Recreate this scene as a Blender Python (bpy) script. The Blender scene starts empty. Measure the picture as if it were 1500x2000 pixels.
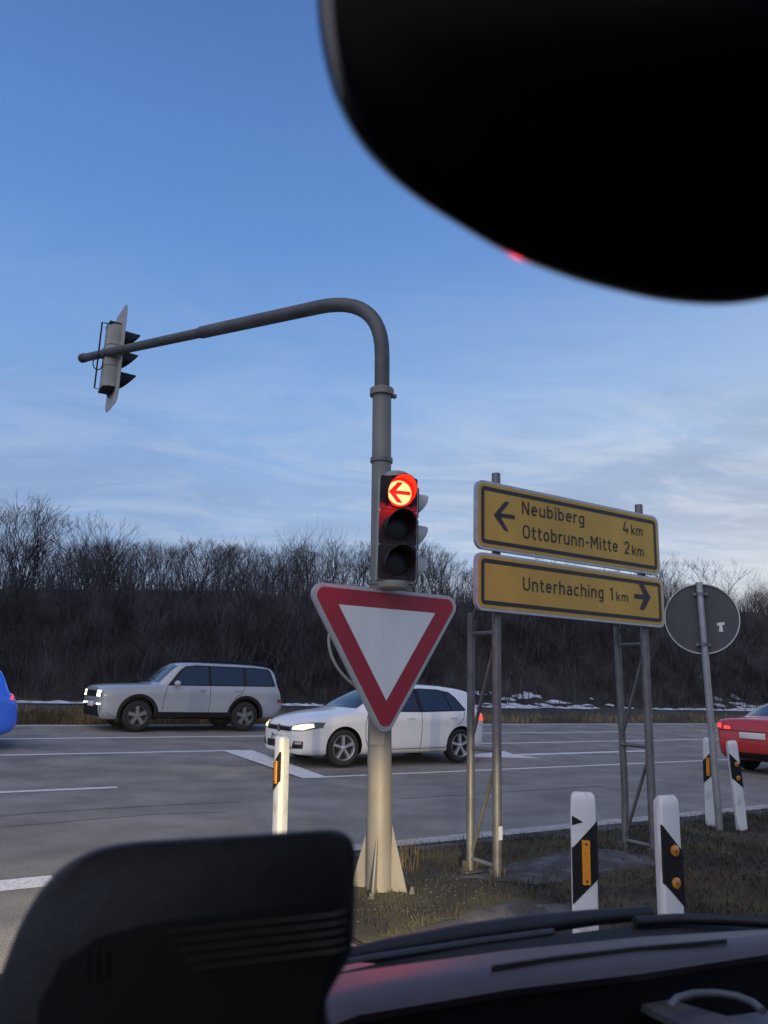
import bpy, bmesh, math, random
from mathutils import Vector, Matrix, noise
from mathutils.bvhtree import BVHTree
R_ = math.radians
scene = bpy.context.scene
COL = scene.collection
rnd = random.Random(7)

# ------------------------------------------------------------------ camera
H, PITCH, ROLL, ANG, F = 1.484, R_(12.642), R_(1.70), R_(32.32), 1500.0
cam_d = bpy.data.cameras.new("camera"); cam = bpy.data.objects.new("camera", cam_d); COL.objects.link(cam)
CM = Matrix.Rotation(math.pi/2 + PITCH, 3, 'X') @ Matrix.Rotation(ROLL, 3, 'Z')
cam.matrix_world = Matrix.Translation((0, 0, H)) @ CM.to_4x4()
cam_d.sensor_fit = 'VERTICAL'; cam_d.sensor_height = 24.0; cam_d.sensor_width = 18.0; cam_d.lens = 24.0*F/2000.0
cam_d.clip_start = 0.02; cam_d.clip_end = 3000
cam_d.dof.use_dof = True; cam_d.dof.focus_distance = 7.5; cam_d.dof.aperture_fstop = 18.0/3.4
scene.camera = cam

# ------------------------------------------------------------------ sky, twilight sun, exposure
scene.view_settings.view_transform = 'Standard'; scene.view_settings.look = 'None'
scene.view_settings.exposure = 0.0; scene.view_settings.gamma = 1.0
world = bpy.data.worlds.new("World"); scene.world = world; world.use_nodes = True
SUN_EL, SUN_AZ = R_(48), R_(205)          # broad twilight glow, azimuth clockwise from +Y
def build_world():
    nt = world.node_tree; N = nt.nodes; L = nt.links; N.clear()
    out = N.new('ShaderNodeOutputWorld'); bg = N.new('ShaderNodeBackground'); L.new(bg.outputs[0], out.inputs[0])
    tc = N.new('ShaderNodeTexCoord'); sep = N.new('ShaderNodeSeparateXYZ'); L.new(tc.outputs['Generated'], sep.inputs[0])
    def math_(op, a, b=None, clamp=False):
        m = N.new('ShaderNodeMath'); m.operation = op; m.use_clamp = clamp
        for i, x in enumerate((a, b)):
            if x is None: continue
            if isinstance(x, (int, float)): m.inputs[i].default_value = x
            else: L.new(x, m.inputs[i])
        return m.outputs[0]
    def mix(fac, a, b, mode='MIX'):
        m = N.new('ShaderNodeMix'); m.data_type = 'RGBA'; m.blend_type = mode
        for k, x in ((0, fac), (6, a), (7, b)):
            if isinstance(x, (int, float)): m.inputs[k].default_value = x
            elif isinstance(x, tuple): m.inputs[k].default_value = (*x, 1)
            else: L.new(x, m.inputs[k])
        return m.outputs[2]
    def ramp(x, stops, interp='LINEAR'):
        r = N.new('ShaderNodeValToRGB'); cr = r.color_ramp; cr.interpolation = interp
        while len(cr.elements) < len(stops): cr.elements.new(0.5)
        for e, (p, c) in zip(cr.elements, stops):
            e.position = p; e.color = (*c, 1) if len(c) == 3 else c
        L.new(x, r.inputs[0]); return r.outputs[0]
    X, Y, Z = sep.outputs
    grad = ramp(Z, [(0.0, (.40, .48, .66)), (.12, (.33, .46, .69)), (.22, (.30, .47, .775)), (.36, (.22, .415, .78)),
                    (.52, (.130, .298, .69)), (.72, (.084, .198, .52)), (1.0, (.055, .13, .38))])
    # sunset glow low on the right
    def dotp(v):
        d = N.new('ShaderNodeVectorMath'); d.operation = 'DOT_PRODUCT'; L.new(tc.outputs['Generated'], d.inputs[0])
        d.inputs[1].default_value = Vector(v).normalized(); return d.outputs['Value']
    g = dotp((.80, .60, .10)); g = math_('MAXIMUM', g, 0.0)
    g1 = math_('POWER', g, 3.2)
    lowm = ramp(Z, [(0.0, (1, 1, 1)), (.10, (.95,)*3), (.26, (.72,)*3), (.52, (.15,)*3), (.75, (0, 0, 0))])
    gl = math_('MULTIPLY', g1, lowm)
    col = mix(math_('MULTIPLY', gl, 1.05, True), grad, (.74, .84, .93))
    g2 = math_('MULTIPLY', math_('POWER', g, 14.0), ramp(Z, [(0, (1,)*3), (.12, (.8,)*3), (.22, (0,)*3)]))
    col = mix(math_('MULTIPLY', g2, 1.0, True), col, (.97, .84, .66))
    # streaky clouds on a high flat layer
    zz = math_('ADD', math_('MAXIMUM', Z, 0.0), .10)
    cmb = N.new('ShaderNodeCombineXYZ'); L.new(math_('DIVIDE', X, zz), cmb.inputs[0]); L.new(math_('DIVIDE', Y, zz), cmb.inputs[1])
    mp = N.new('ShaderNodeMapping'); L.new(cmb.outputs[0], mp.inputs[0])
    mp.inputs['Rotation'].default_value = (0, 0, R_(-24)); mp.inputs['Scale'].default_value = (.50, .95, 1); mp.inputs['Location'].default_value = (3.4, 1.7, 0)
    def noise_(vec, sc, det, dist, rough=.55):
        n = N.new('ShaderNodeTexNoise'); L.new(vec, n.inputs['Vector']); n.inputs['Scale'].default_value = sc
        n.inputs['Detail'].default_value = det; n.inputs['Roughness'].default_value = rough; n.inputs['Distortion'].default_value = dist
        return n.outputs[0]
    n1 = noise_(mp.outputs[0], .95, 8, .7, .6); n2 = noise_(mp.outputs[0], 2.9, 8, 1.2, .6)
    band = ramp(Z, [(.0, (.5,)*3), (.10, (1,)*3), (.28, (.85,)*3), (.38, (.32,)*3), (.55, (.04,)*3), (1, (0,)*3)])
    dark = ramp(n1, [(.44, (0, 0, 0)), (.58, (1, 1, 1))])
    right = ramp(X, [(0.0, (.38,)*3), (.40, (1,)*3)])
    dk = math_('MULTIPLY', math_('MULTIPLY', math_('MULTIPLY', dark, band), .8), math_('SUBTRACT', 1.0, math_('MULTIPLY', gl, .55), True))
    dcol = mix(.75, col, (.215, .255, .41))
    col = mix(math_('MULTIPLY', dk, right), col, dcol)
    lite = ramp(n2, [(.44, (0, 0, 0)), (.64, (1, 1, 1))])
    lt = math_('MULTIPLY', math_('MULTIPLY', lite, band), .75)
    col = mix(math_('MULTIPLY', lt, math_('ADD', gl, .22)), col, (.80, .84, .92))
    col = mix(math_('MULTIPLY', g2, .75, True), col, (.98, .86, .70))
    sky = N.new('ShaderNodeTexSky'); sky.sky_type = 'NISHITA'; sky.sun_disc = False
    sky.sun_elevation = R_(1.5); sky.sun_rotation = R_(75)
    nish = mix(1.0, sky.outputs[0], (.08, .08, .08), 'MULTIPLY')
    col = mix(.07, col, nish)
    L.new(col, bg.inputs[0]); bg.inputs[1].default_value = 1.0
build_world()
sun_d = bpy.data.lights.new("twilight_sun", 'SUN'); sun_d.energy = 1.5; sun_d.angle = R_(80); sun_d.color = (1.0, .86, .76)
sun = bpy.data.objects.new("twilight_sun", sun_d); COL.objects.link(sun)
_sd = Vector((math.sin(SUN_AZ)*math.cos(SUN_EL), math.cos(SUN_AZ)*math.cos(SUN_EL), math.sin(SUN_EL)))
sun.rotation_euler = _sd.to_track_quat('Z', 'Y').to_euler()

# ------------------------------------------------------------------ layout helpers
CA, SA = math.cos(ANG), math.sin(ANG)
UU, NN = Vector((CA, SA, 0)), Vector((-SA, CA, 0))       # along / across the main road
def gz(t):                                              # ground height across the road
    return .0327*max(0.0, min(t, 20.8) - 12.0)
def W(s, t, z=0.0): return UU*s + NN*t + Vector((0, 0, z))
def ray(px, py): return CM @ Vector(((px-750)/F, -(py-1000)/F, -1))
def onT(px, py, t):                                     # photo point on the upright plane t: (s, z)
    d = ray(px, py); k = t/d.dot(NN); q = d*k; return q.dot(UU), H + q.z
def onY(px, py, y):
    d = ray(px, py); return d*(y/d.y) + Vector((0, 0, H))
def onZ(px, py, z):
    d = ray(px, py); return d*((z-H)/d.z) + Vector((0, 0, H))
def gnd(px, py):
    d = ray(px, py); z = 0.0
    for _ in range(30):
        q = d*((z-H)/d.z); z = gz(q.dot(NN))
    return q.dot(UU), q.dot(NN)

# ------------------------------------------------------------------ materials
MATS = {}
def mat(name, color, rough=.6, metal=0.0, var=.12, scale=12.0, bump=0.0, bscale=None, emit=None, estr=0.0, coat=0.0, spec=.5, col2=None, c2=(.45, .65), detail=5, stretch=None):
    if name in MATS: return MATS[name]
    m = bpy.data.materials.new(name); m.use_nodes = True; MATS[name] = m
    nt = m.node_tree; N = nt.nodes; L = nt.links; b = N['Principled BSDF']
    tc = N.new('ShaderNodeTexCoord'); vec = tc.outputs['Object']
    if stretch:
        mp = N.new('ShaderNodeMapping'); mp.inputs['Scale'].default_value = stretch; L.new(vec, mp.inputs[0]); vec = mp.outputs[0]
    n = N.new('ShaderNodeTexNoise'); n.inputs['Scale'].default_value = scale; n.inputs['Detail'].default_value = detail; L.new(vec, n.inputs['Vector'])
    r = N.new('ShaderNodeValToRGB'); L.new(n.outputs[0], r.inputs[0])
    a = tuple(c*(1-var) for c in color); z = tuple(min(1, c*(1+var)) for c in color) if col2 is None else col2
    lo, hi = (.3, .7) if col2 is None else c2
    r.color_ramp.elements[0].position = lo; r.color_ramp.elements[1].position = hi
    r.color_ramp.elements[0].color = (*a, 1); r.color_ramp.elements[1].color = (*z, 1)
    L.new(r.outputs[0], b.inputs['Base Color'])
    b.inputs['Roughness'].default_value = rough; b.inputs['Metallic'].default_value = metal
    b.inputs['Specular IOR Level'].default_value = spec
    if coat: b.inputs['Coat Weight'].default_value = coat; b.inputs['Coat Roughness'].default_value = .06
    if bump:
        n2 = N.new('ShaderNodeTexNoise'); n2.inputs['Scale'].default_value = bscale or scale*4; n2.inputs['Detail'].default_value = 6; L.new(tc.outputs['Object'], n2.inputs['Vector'])
        bp = N.new('ShaderNodeBump'); bp.inputs['Strength'].default_value = bump; bp.inputs['Distance'].default_value = .02
        L.new(n2.outputs[0], bp.inputs['Height']); L.new(bp.outputs[0], b.inputs['Normal'])
    if emit:
        b.inputs['Emission Color'].default_value = (*emit, 1); b.inputs['Emission Strength'].default_value = estr
    return m

# ------------------------------------------------------------------ mesh builder
class MB:
    def __init__(s): s.v = []; s.f = []; s.mi = []; s.cm = 0
    def add(s, vs, fs):
        o = len(s.v); s.v += [tuple(p) for p in vs]; s.f += [tuple(i+o for i in f) for f in fs]; s.mi += [s.cm]*len(fs); return s
    def box(s, c, d, rot=None, bev=0.0):
        x, y, z = (k/2 for k in d); M = rot.to_matrix() if hasattr(rot, 'to_matrix') else (rot or Matrix.Identity(3))
        if bev <= 0:
            P = [(-x,-y,-z),(x,-y,-z),(x,y,-z),(-x,y,-z),(-x,-y,z),(x,-y,z),(x,y,z),(-x,y,z)]
            Fs = [(0,3,2,1),(4,5,6,7),(0,1,5,4),(1,2,6,5),(2,3,7,6),(3,0,4,7)]
        else:
            bm = bmesh.new(); bmesh.ops.create_cube(bm, size=1)
            for v in bm.verts: v.co = Vector((v.co.x*d[0], v.co.y*d[1], v.co.z*d[2]))
            bmesh.ops.bevel(bm, geom=bm.edges[:], offset=bev, segments=2, affect='EDGES', profile=.5)
            bm.verts.index_update(); P = [v.co.copy() for v in bm.verts]; Fs = [[v.index for v in f.verts] for f in bm.faces]; bm.free()
        return s.add([M @ Vector(p) + Vector(c) for p in P], Fs)
    def tube(s, pts, r, n=8, caps=True):
        pts = [Vector(p) for p in pts]; k = len(pts); rr = r if isinstance(r, (list, tuple)) else [r]*k
        vs = []; up = None
        for i, p in enumerate(pts):
            d = (pts[min(i+1, k-1)] - pts[max(i-1, 0)]).normalized()
            if up is None: up = d.orthogonal().normalized()
            up = (up - d*up.dot(d)).normalized() if (up - d*up.dot(d)).length > 1e-6 else d.orthogonal().normalized()
            w = d.cross(up)
            for j in range(n):
                a = 2*math.pi*j/n; vs.append(p + (up*math.cos(a) + w*math.sin(a))*rr[i])
        fs = [(i*n+j, i*n+(j+1) % n, (i+1)*n+(j+1) % n, (i+1)*n+j) for i in range(k-1) for j in range(n)]
        if caps: fs += [tuple(range(n-1, -1, -1)), tuple((k-1)*n+j for j in range(n))]
        return s.add(vs, fs)
    def lathe(s, prof, n=32, M=None, close=False):          # prof: (radius, height) along local Z
        M = M or Matrix.Identity(4); vs = []; k = len(prof)
        for r, h in prof:
            for j in range(n):
                a = 2*math.pi*j/n; vs.append(M @ Vector((r*math.cos(a), r*math.sin(a), h)))
        fs = [(i*n+j, i*n+(j+1) % n, (i+1)*n+(j+1) % n, (i+1)*n+j) for i in range(k-1) for j in range(n)]
        if close: fs += [((k-1)*n+j, (k-1)*n+(j+1) % n, (j+1) % n, j) for j in range(n)]
        else: fs += [tuple(range(n-1, -1, -1)), tuple((k-1)*n+j for j in range(n))]
        return s.add(vs, fs)
    def prism(s, poly, a, b, fn):                           # fn(u, v, depth) -> point
        n = len(poly); vs = [fn(u, v, a) for u, v in poly] + [fn(u, v, b) for u, v in poly]
        fs = [tuple(range(n)), tuple(range(2*n-1, n-1, -1))] + [(i, n+i, n+(i+1) % n, (i+1) % n) for i in range(n)]
        return s.add(vs, fs)
    def loft(s, loops, caps=True, closed=True):
        n = len(loops[0]); vs = [p for l in loops for p in l]; m = n if closed else n-1
        fs = [(i*n+j, i*n+(j+1) % n, (i+1)*n+(j+1) % n, (i+1)*n+j) for i in range(len(loops)-1) for j in range(m)]
        if caps: fs += [tuple(range(n-1, -1, -1)), tuple((len(loops)-1)*n+j for j in range(n))]
        return s.add(vs, fs)
    def build(s, name, mats, parent=None, angle=35, normals=True):
        me = bpy.data.meshes.new(name); me.from_pydata(s.v, [], s.f)
        if not isinstance(mats, (list, tuple)): mats = [mats]
        for m in mats: me.materials.append(m)
        if len(mats) > 1: me.polygons.foreach_set('material_index', s.mi)
        if normals:
            bm = bmesh.new(); bm.from_mesh(me); bmesh.ops.recalc_face_normals(bm, faces=bm.faces[:]); bm.to_mesh(me); bm.free()
        if angle:
            me.polygons.foreach_set('use_smooth', [True]*len(me.polygons)); me.set_sharp_from_angle(angle=R_(angle))
        me.update()
        o = bpy.data.objects.new(name, me); COL.objects.link(o)
        if parent: o.parent = parent
        return o
def tag(o, label=None, cat=None, group=None, kind=None):
    for k, v in (('label', label), ('category', cat), ('group', group), ('kind', kind)):
        if v: o[k] = v
    return o
def thing(name, label, cat, loc=(0, 0, 0), rz=0.0, group=None):
    o = bpy.data.objects.new(name, None); COL.objects.link(o); o.empty_display_size = .2
    o.location = loc; o.rotation_euler = (0, 0, rz); return tag(o, label, cat, group)
def lamp(name, kind, loc, energy, color, parent=None, **kw):
    d = bpy.data.lights.new(name, kind); d.energy = energy; d.color = color
    for k, v in kw.items(): setattr(d, k, v)
    o = bpy.data.objects.new(name, d); COL.objects.link(o); o.location = loc
    if parent: o.parent = parent
    return o
def rounded(poly, r, seg=5):
    out = []; n = len(poly)
    for i in range(n):
        p = Vector(poly[i]); a = (Vector(poly[i-1])-p).normalized(); b = (Vector(poly[(i+1) % n])-p).normalized()
        half = math.acos(max(-1, min(1, a.dot(b))))/2; d = r/math.tan(half); c = p + (a+b).normalized()*(r/math.sin(half))
        p0 = p+a*d-c; p1 = p+b*d-c; a0 = math.atan2(p0.y, p0.x); a1 = math.atan2(p1.y, p1.x); da = (a1-a0+math.pi) % (2*math.pi)-math.pi
        for k in range(seg+1):
            q = a0+da*k/seg; out.append((c.x+r*math.cos(q), c.y+r*math.sin(q)))
    return out
def rect(x0, z0, x1, z1): return [(x0, z0), (x1, z0), (x1, z1), (x0, z1)]
def front(u, v, d): return Vector((u, d, v))                # local XZ drawing, depth along local Y
def ring_strip(mb, outer, inner, fn, d):                    # flat frame between two outlines with equal counts
    n = len(outer); vs = [fn(u, v, d) for u, v in outer] + [fn(u, v, d) for u, v in inner]
    mb.add(vs, [(i, (i+1) % n, n+(i+1) % n, n+i) for i in range(n)])
def _arc(cx, cy, rx, ry, a0, a1, n=14, e=2.4):
    out = []
    for i in range(n+1):
        a = R_(a0+(a1-a0)*i/n); c, q = math.cos(a), math.sin(a)
        out.append((cx+rx*math.copysign(abs(c)**(2/e), c), cy+ry*math.copysign(abs(q)**(2/e), q)))
    return out
def _arch(x, w): return [(x, .44)]+_arc(x+w/2, .46, w/2, .20, 180, 0)+[(x+w, 0)]
GLYPH = {                                                    # road-sign letters: width and centre-line strokes, capital height 1
    'N': (.58, [[(.07, 0), (.07, 1)], [(.09, .97), (.49, .03)], [(.51, 0), (.51, 1)]]),
    'e': (.50, [[(.07, .385), (.43, .385)]+_arc(.25, .365, .18, .295, 5, 318, 26)]),
    'u': (.50, [[(.07, .73)]+[(.07, .26)]+_arc(.25, .26, .18, .19, 180, 360), [(.43, 0), (.43, .73)]]),
    'b': (.50, [[(.07, 0), (.07, 1)], _arc(.25, .365, .18, .295, 180, 540, 28)]),
    'i': (.14, [[(.07, 0), (.07, .73)], [(.07, .85), (.07, 1)]]),
    'r': (.33, [[(.07, 0), (.07, .73)], [(.07, .42)]+_arc(.25, .44, .18, .22, 180, 75, 10)+[(.33, .65)]]),
    'g': (.50, [_arc(.25, .365, .18, .295, 0, 360, 28), [(.43, .73), (.43, -.04)]+_arc(.25, -.04, .18, .16, 0, -140, 12)]),
    'O': (.60, [_arc(.30, .5, .23, .43, 0, 360, 32, 2.7)]),
    't': (.34, [[(.14, .92), (.14, .24)]+_arc(.29, .22, .15, .15, 180, 275, 8)+[(.34, .07)], [(0, .66), (.33, .66)]]),
    'n': (.50, [[(.07, 0), (.07, .73)], _arch(.07, .36)]),
    'o': (.50, [_arc(.25, .365, .18, .295, 0, 360, 28)]),
    '-': (.32, [[(.03, .40), (.29, .40)]]),
    'M': (.70, [[(.07, 0), (.07, 1)], [(.09, .96), (.35, .36), (.61, .96)], [(.63, 0), (.63, 1)]]),
    'U': (.58, [[(.07, 1), (.07, .30)]+_arc(.29, .30, .22, .23, 180, 360)+[(.51, 1)]]),
    'h': (.50, [[(.07, 0), (.07, 1)], _arch(.07, .36)]),
    'a': (.49, [[(.42, 0), (.42, .45)]+_arc(.25, .45, .17, .21, 0, 150, 12), [(.42, .40), (.24, .40)]+_arc(.24, .235, .17, .165, 90, 270, 12)+[(.42, .13)]]),
    'c': (.46, [_arc(.25, .365, .18, .295, 42, 318, 24)]),
    'k': (.47, [[(.07, 0), (.07, 1)], [(.08, .26), (.40, .71)], [(.20, .42), (.43, .02)]]),
    'm': (.80, [[(.07, 0), (.07, .73)], _arch(.07, .33), _arch(.40, .33)]),
    '4': (.54, [[(.30, 1), (.06, .25), (.53, .25)], [(.38, 0), (.38, .50)]]),
    '2': (.54, [[(.08, .70)]+_arc(.27, .70, .19, .23, 170, -25, 14)+[(.08, .07), (.50, .07)]]),
    '1': (.30, [[(.22, 0), (.22, 1)], [(.20, .93), (.03, .78)]]),
    'S': (.52, [_arc(.26, .71, .18, .22, 40, 270, 14)+_arc(.26, .28, .19, .21, 90, -140, 14)]),
    '6': (.52, [_arc(.26, .31, .19, .24, 0, 360, 20), [(.07, .33), (.12, .66), (.34, 1)]]),
    '.': (.16, [[(.08, .42), (.08, .58)]]), ' ': (.26, []),
}
def text_part(name, body, mat_, parent, left, right, z, cap, y, zr=None, sw=.068):
    """lettering between local x left..right on baseline z with capital height cap, facing local -Y"""
    zr = z if zr is None else zr; adv = 0; strokes = []
    for ch in body:
        w, st = GLYPH[ch]; strokes += [[(x+adv, v) for x, v in q] for q in st]; adv += w+.13
    adv -= .13; mb = MB(); kx = (right-left)/adv
    for i, q in enumerate(strokes):
        P = [Vector((x*kx, v*cap)) for x, v in q]; h = sw*cap; A = []; B = []
        closed = (P[0]-P[-1]).length < 1e-5
        for j, p in enumerate(P):
            a = P[j-1] if j else (P[-2] if closed else None); b = P[j+1] if j < len(P)-1 else (P[1] if closed else None)
            d0 = (p-a).normalized() if a is not None and (p-a).length > 1e-7 else None; d1 = (b-p).normalized() if b is not None and (b-p).length > 1e-7 else None
            d0 = d0 or d1; d1 = d1 or d0; t = (d0+d1).normalized() if (d0+d1).length > 1e-4 else d1
            n = Vector((-t.y, t.x)); k = h/max(.45, n.dot(Vector((-d1.y, d1.x)))); A.append(p+n*k); B.append(p-n*k)
        f = lambda v: Vector((left+v.x, y-.0003*(i % 5), z+(zr-z)*v.x/(right-left)+v.y))
        m = len(P); mb.add([f(v) for v in A]+[f(v) for v in B], [(j, m+j, m+j+1, j+1) for j in range(m-1)])
    return mb.build(name, mat_, parent, 0, normals=False)
def interp(tab, x):
    if x <= tab[0][0]: return tab[0][1]
    for (a, p), (b, q) in zip(tab, tab[1:]):
        if x <= b: return p+(q-p)*(x-a)/(b-a)
    return tab[-1][1]
def smooth_interp(tab):                                     # monotone cubic through the table
    xs = [a for a, _ in tab]; ys = [b for _, b in tab]; n = len(xs)
    d = [(ys[i+1]-ys[i])/(xs[i+1]-xs[i]) for i in range(n-1)]; m = [d[0]]+[0 if d[i-1]*d[i] <= 0 else 2*d[i-1]*d[i]/(d[i-1]+d[i]) for i in range(1, n-1)]+[d[-1]]
    def f(x):
        if x <= xs[0]: return ys[0]
        if x >= xs[-1]: return ys[-1]
        i = max(k for k in range(n-1) if xs[k] <= x); h = xs[i+1]-xs[i]; t = (x-xs[i])/h
        return (2*t**3-3*t*t+1)*ys[i]+(t**3-2*t*t+t)*h*m[i]+(-2*t**3+3*t*t)*ys[i+1]+(t**3-t*t)*h*m[i+1]
    return f

# ------------------------------------------------------------------ setting materials
def asphalt(name, base, tint):
    m = bpy.data.materials.new(name); m.use_nodes = True; nt = m.node_tree; N = nt.nodes; L = nt.links; b = N['Principled BSDF']
    tc = N.new('ShaderNodeTexCoord')
    mp = N.new('ShaderNodeMapping'); mp.inputs['Rotation'].default_value = (0, 0, -ANG); L.new(tc.outputs['Object'], mp.inputs[0])
    def nz(sc, det, vec, dist=0, rough=.55):
        n = N.new('ShaderNodeTexNoise'); n.inputs['Scale'].default_value = sc; n.inputs['Detail'].default_value = det; n.inputs['Distortion'].default_value = dist; n.inputs['Roughness'].default_value = rough
        L.new(vec, n.inputs['Vector']); return n.outputs[0]
    def rp(x, p0, c0, p1, c1):
        r = N.new('ShaderNodeValToRGB'); r.color_ramp.elements[0].position = p0; r.color_ramp.elements[1].position = p1
        r.color_ramp.elements[0].color = (*c0, 1); r.color_ramp.elements[1].color = (*c1, 1); L.new(x, r.inputs[0]); return r.outputs[0]
    def mul(a, c, f=1.0):
        x = N.new('ShaderNodeMix'); x.data_type = 'RGBA'; x.blend_type = 'MULTIPLY'; x.inputs[0].default_value = f; L.new(a, x.inputs[6]); L.new(c, x.inputs[7]); return x.outputs[2]
    st = N.new('ShaderNodeMapping'); st.inputs['Scale'].default_value = (.10, 1.0, 1); L.new(mp.outputs[0], st.inputs[0])
    c = rp(nz(1.3, 8, tc.outputs['Object']), .3, tuple(k*.80 for k in base), .7, tuple(k*1.12 for k in tint))
    c = mul(c, rp(nz(.9, 4, st.outputs[0], .3), .32, (.86,)*3, .66, (1.05,)*3))           # tyre-polished bands along the lanes
    c = mul(c, rp(nz(85, 3, tc.outputs['Object']), .38, (.52,)*3, .64, (1.34,)*3))         # aggregate speckle
    v = N.new('ShaderNodeTexVoronoi'); v.feature = 'DISTANCE_TO_EDGE'; v.inputs['Scale'].default_value = .42
    dv = N.new('ShaderNodeVectorMath'); dv.operation = 'ADD'; nn = N.new('ShaderNodeTexNoise'); nn.inputs['Scale'].default_value = 2.5; nn.inputs['Detail'].default_value = 6
    st2 = N.new('ShaderNodeMapping'); st2.inputs['Scale'].default_value = (.35, 1.15, 1); L.new(mp.outputs[0], st2.inputs[0])
    L.new(mp.outputs[0], nn.inputs['Vector']); L.new(st2.outputs[0], dv.inputs[0]); L.new(nn.outputs[1], dv.inputs[1]); L.new(dv.outputs[0], v.inputs['Vector'])
    crack = rp(v.outputs['Distance'], .004, (.35,)*3, .011, (1,)*3)
    cm = rp(nz(.35, 3, tc.outputs['Object']), .60, (1,)*3, .66, (0,)*3)
    x = N.new('ShaderNodeMix'); x.data_type = 'RGBA'; L.new(cm, x.inputs[0]); L.new(crack, x.inputs[6]); x.inputs[7].default_value = (1, 1, 1, 1)
    c = mul(c, x.outputs[2])
    L.new(c, b.inputs['Base Color']); b.inputs['Roughness'].default_value = .72; b.inputs['Specular IOR Level'].default_value = .15
    bp = N.new('ShaderNodeBump'); bp.inputs['Strength'].default_value = .45; bp.inputs['Distance'].default_value = .006
    L.new(nz(160, 3, tc.outputs['Object']), bp.inputs['Height']); L.new(bp.outputs[0], b.inputs['Normal'])
    return m
ASPH = asphalt('asphalt', (.212, .200, .178), (.258, .242, .214))
ASPH2 = asphalt('asphalt_side', (.215, .203, .18), (.258, .242, .212))
PAINT = mat('road_paint', (.46, .46, .45), .7, var=.25, scale=26, detail=8, col2=(.66, .66, .64), c2=(.3, .55), bump=.2)
CONC = mat('gutter_concrete', (.34, .325, .30), .85, var=.25, scale=9, bump=.3)
SOIL = mat('island_soil', (.035, .027, .018), .95, var=.3, scale=1.6, detail=9, col2=(.062, .064, .022), c2=(.42, .66), bump=.8, bscale=30)
BANKM = mat('bank_soil', (.022, .018, .015), .95, var=.3, scale=.25, detail=9, col2=(.04, .034, .022), bump=.8, bscale=4)

# ------------------------------------------------------------------ terrain
def bank_top(s): return 5.6 + .050*max(-40, min(s, 90))
def terrain_z(s, t):
    base = gz(t)
    if t > 25.5: base += .22*min(1.0, (t-25.5)/3.0)
    if t >= 31:
        f = max(0.0, min(1.0, (t-31)/13.0)); f = f*f*(3-2*f)
        base = .51 + (bank_top(s)-.51)*f + .5*f*(noise.noise(Vector((s*.15, t*.2, 0))))
        if t > 60: base -= min(3.0, (t-60)*.05)
    return base
def build_terrain():
    ss = [-420, -250, -150, -100] + [x for x in range(-70, 151, 3)] + [200, 300, 450]
    ts = [-120, -60, -25, -8, 0, 3, 6.45, 6.6, 12, 16, 20.8, 22, 23, 24, 25.5, 26.5, 27.5, 28.5, 30, 31] + [32+k*1.0 for k in range(0, 16)] + [50, 56, 62, 80, 120, 200, 420]
    mb = MB(); n = len(ts)
    mb.add([W(s, t, terrain_z(s, t)-.012) for s in ss for t in ts],
           [(i*n+j, i*n+j+1, (i+1)*n+j+1, (i+1)*n+j) for i in range(len(ss)-1) for j in range(n-1)])
    o = mb.build('terrain', BANKM, angle=60); tag(o, kind='structure')
build_terrain()
def strip(name, m, s0, s1, tl, dz, kind='structure', step=5.0):
    """sheet over a band of t values, following the cross fall"""
    k = max(1, int((s1-s0)/step)); mb = MB(); n = len(tl)
    mb.add([W(s0+(s1-s0)*i/k, t, gz(t)+dz) for i in range(k+1) for t in tl],
           [(i*n+j, i*n+j+1, (i+1)*n+j+1, (i+1)*n+j) for i in range(k) for j in range(n-1)])
    return tag(mb.build(name, m, angle=0), kind=kind)
strip('road', ASPH, -260, 320, [6.66, 12.0, 20.8], 0.0, step=10)
strip('side_road', ASPH2, -40, 2.55, [-30, 0, 6.655], 0.0)
# markings: one object each for a line
def flat(name, polys, dz, m=PAINT):
    mb = MB()
    for poly in polys:
        mb.add([W(s, t, gz(t)+dz) for s, t in poly], [tuple(range(len(poly)))])
    return tag(mb.build(name, m, angle=0), kind='structure')
def band(s0, s1, t, w, jag=.0): 
    k = max(1, int((s1-s0)/1.2)); a = []; b = []
    for i in range(k+1):
        s = s0+(s1-s0)*i/k
        a.append((s, t-w/2+rnd.uniform(-jag, jag))); b.append((s, t+w/2+rnd.uniform(-jag, jag)))
    return a+b[::-1]
flat('road_marking', [band(6.0, 34, 11.43, .13, .012)], .004)
flat('road_marking', [band(-1.6, 2.95, 11.30, .14, .025), band(-10, -5.0, 11.3, .13, .02)], .004)
flat('road_marking', [band(-30, 5.95, 15.13, .13, .012)], .004)
flat('road_marking', [band(11.0, 60, 15.42, .13, .01)], .004)
flat('road_marking', [band(-40, 12, 17.68, .16, .01), band(12.3, 21, 17.8, .13, .01), band(25, 33, 17.8, .13)], .004)
flat('road_marking', [band(-60, 80, 20.45, .10, .01)], .004)
flat('road_marking', [[(5.82, 11.36), (6.25, 11.30), (6.55, 15.07), (5.93, 15.19)]], .008)
flat('road_marking', [band(-2.2, -.9, 6.45, .30, .015), band(-.35, 1.30, 6.45, .30, .015)], .004)
flat('road_marking', [[(10.3, 13.35), (12.3, 12.75), (12.1, 13.22), (16.6, 13.24), (16.6, 13.44), (12.1, 13.46), (12.3, 13.98)]], .004)
def tyre_mark(px_pts, w):
    P = [gnd(*q) for q in px_pts]; k = 14; A = []; B = []
    for i in range(k+1):
        f = i/k*(len(P)-1); j = min(len(P)-2, int(f)); s_ = P[j][0]+(P[j+1][0]-P[j][0])*(f-j); t_ = P[j][1]+(P[j+1][1]-P[j][1])*(f-j)
        A.append((s_, t_-w*rnd.uniform(.3, .6))); B.append((s_, t_+w*rnd.uniform(.3, .6)))
    flat('road_stain', [A+B[::-1]], .003, STAIN)
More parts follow.
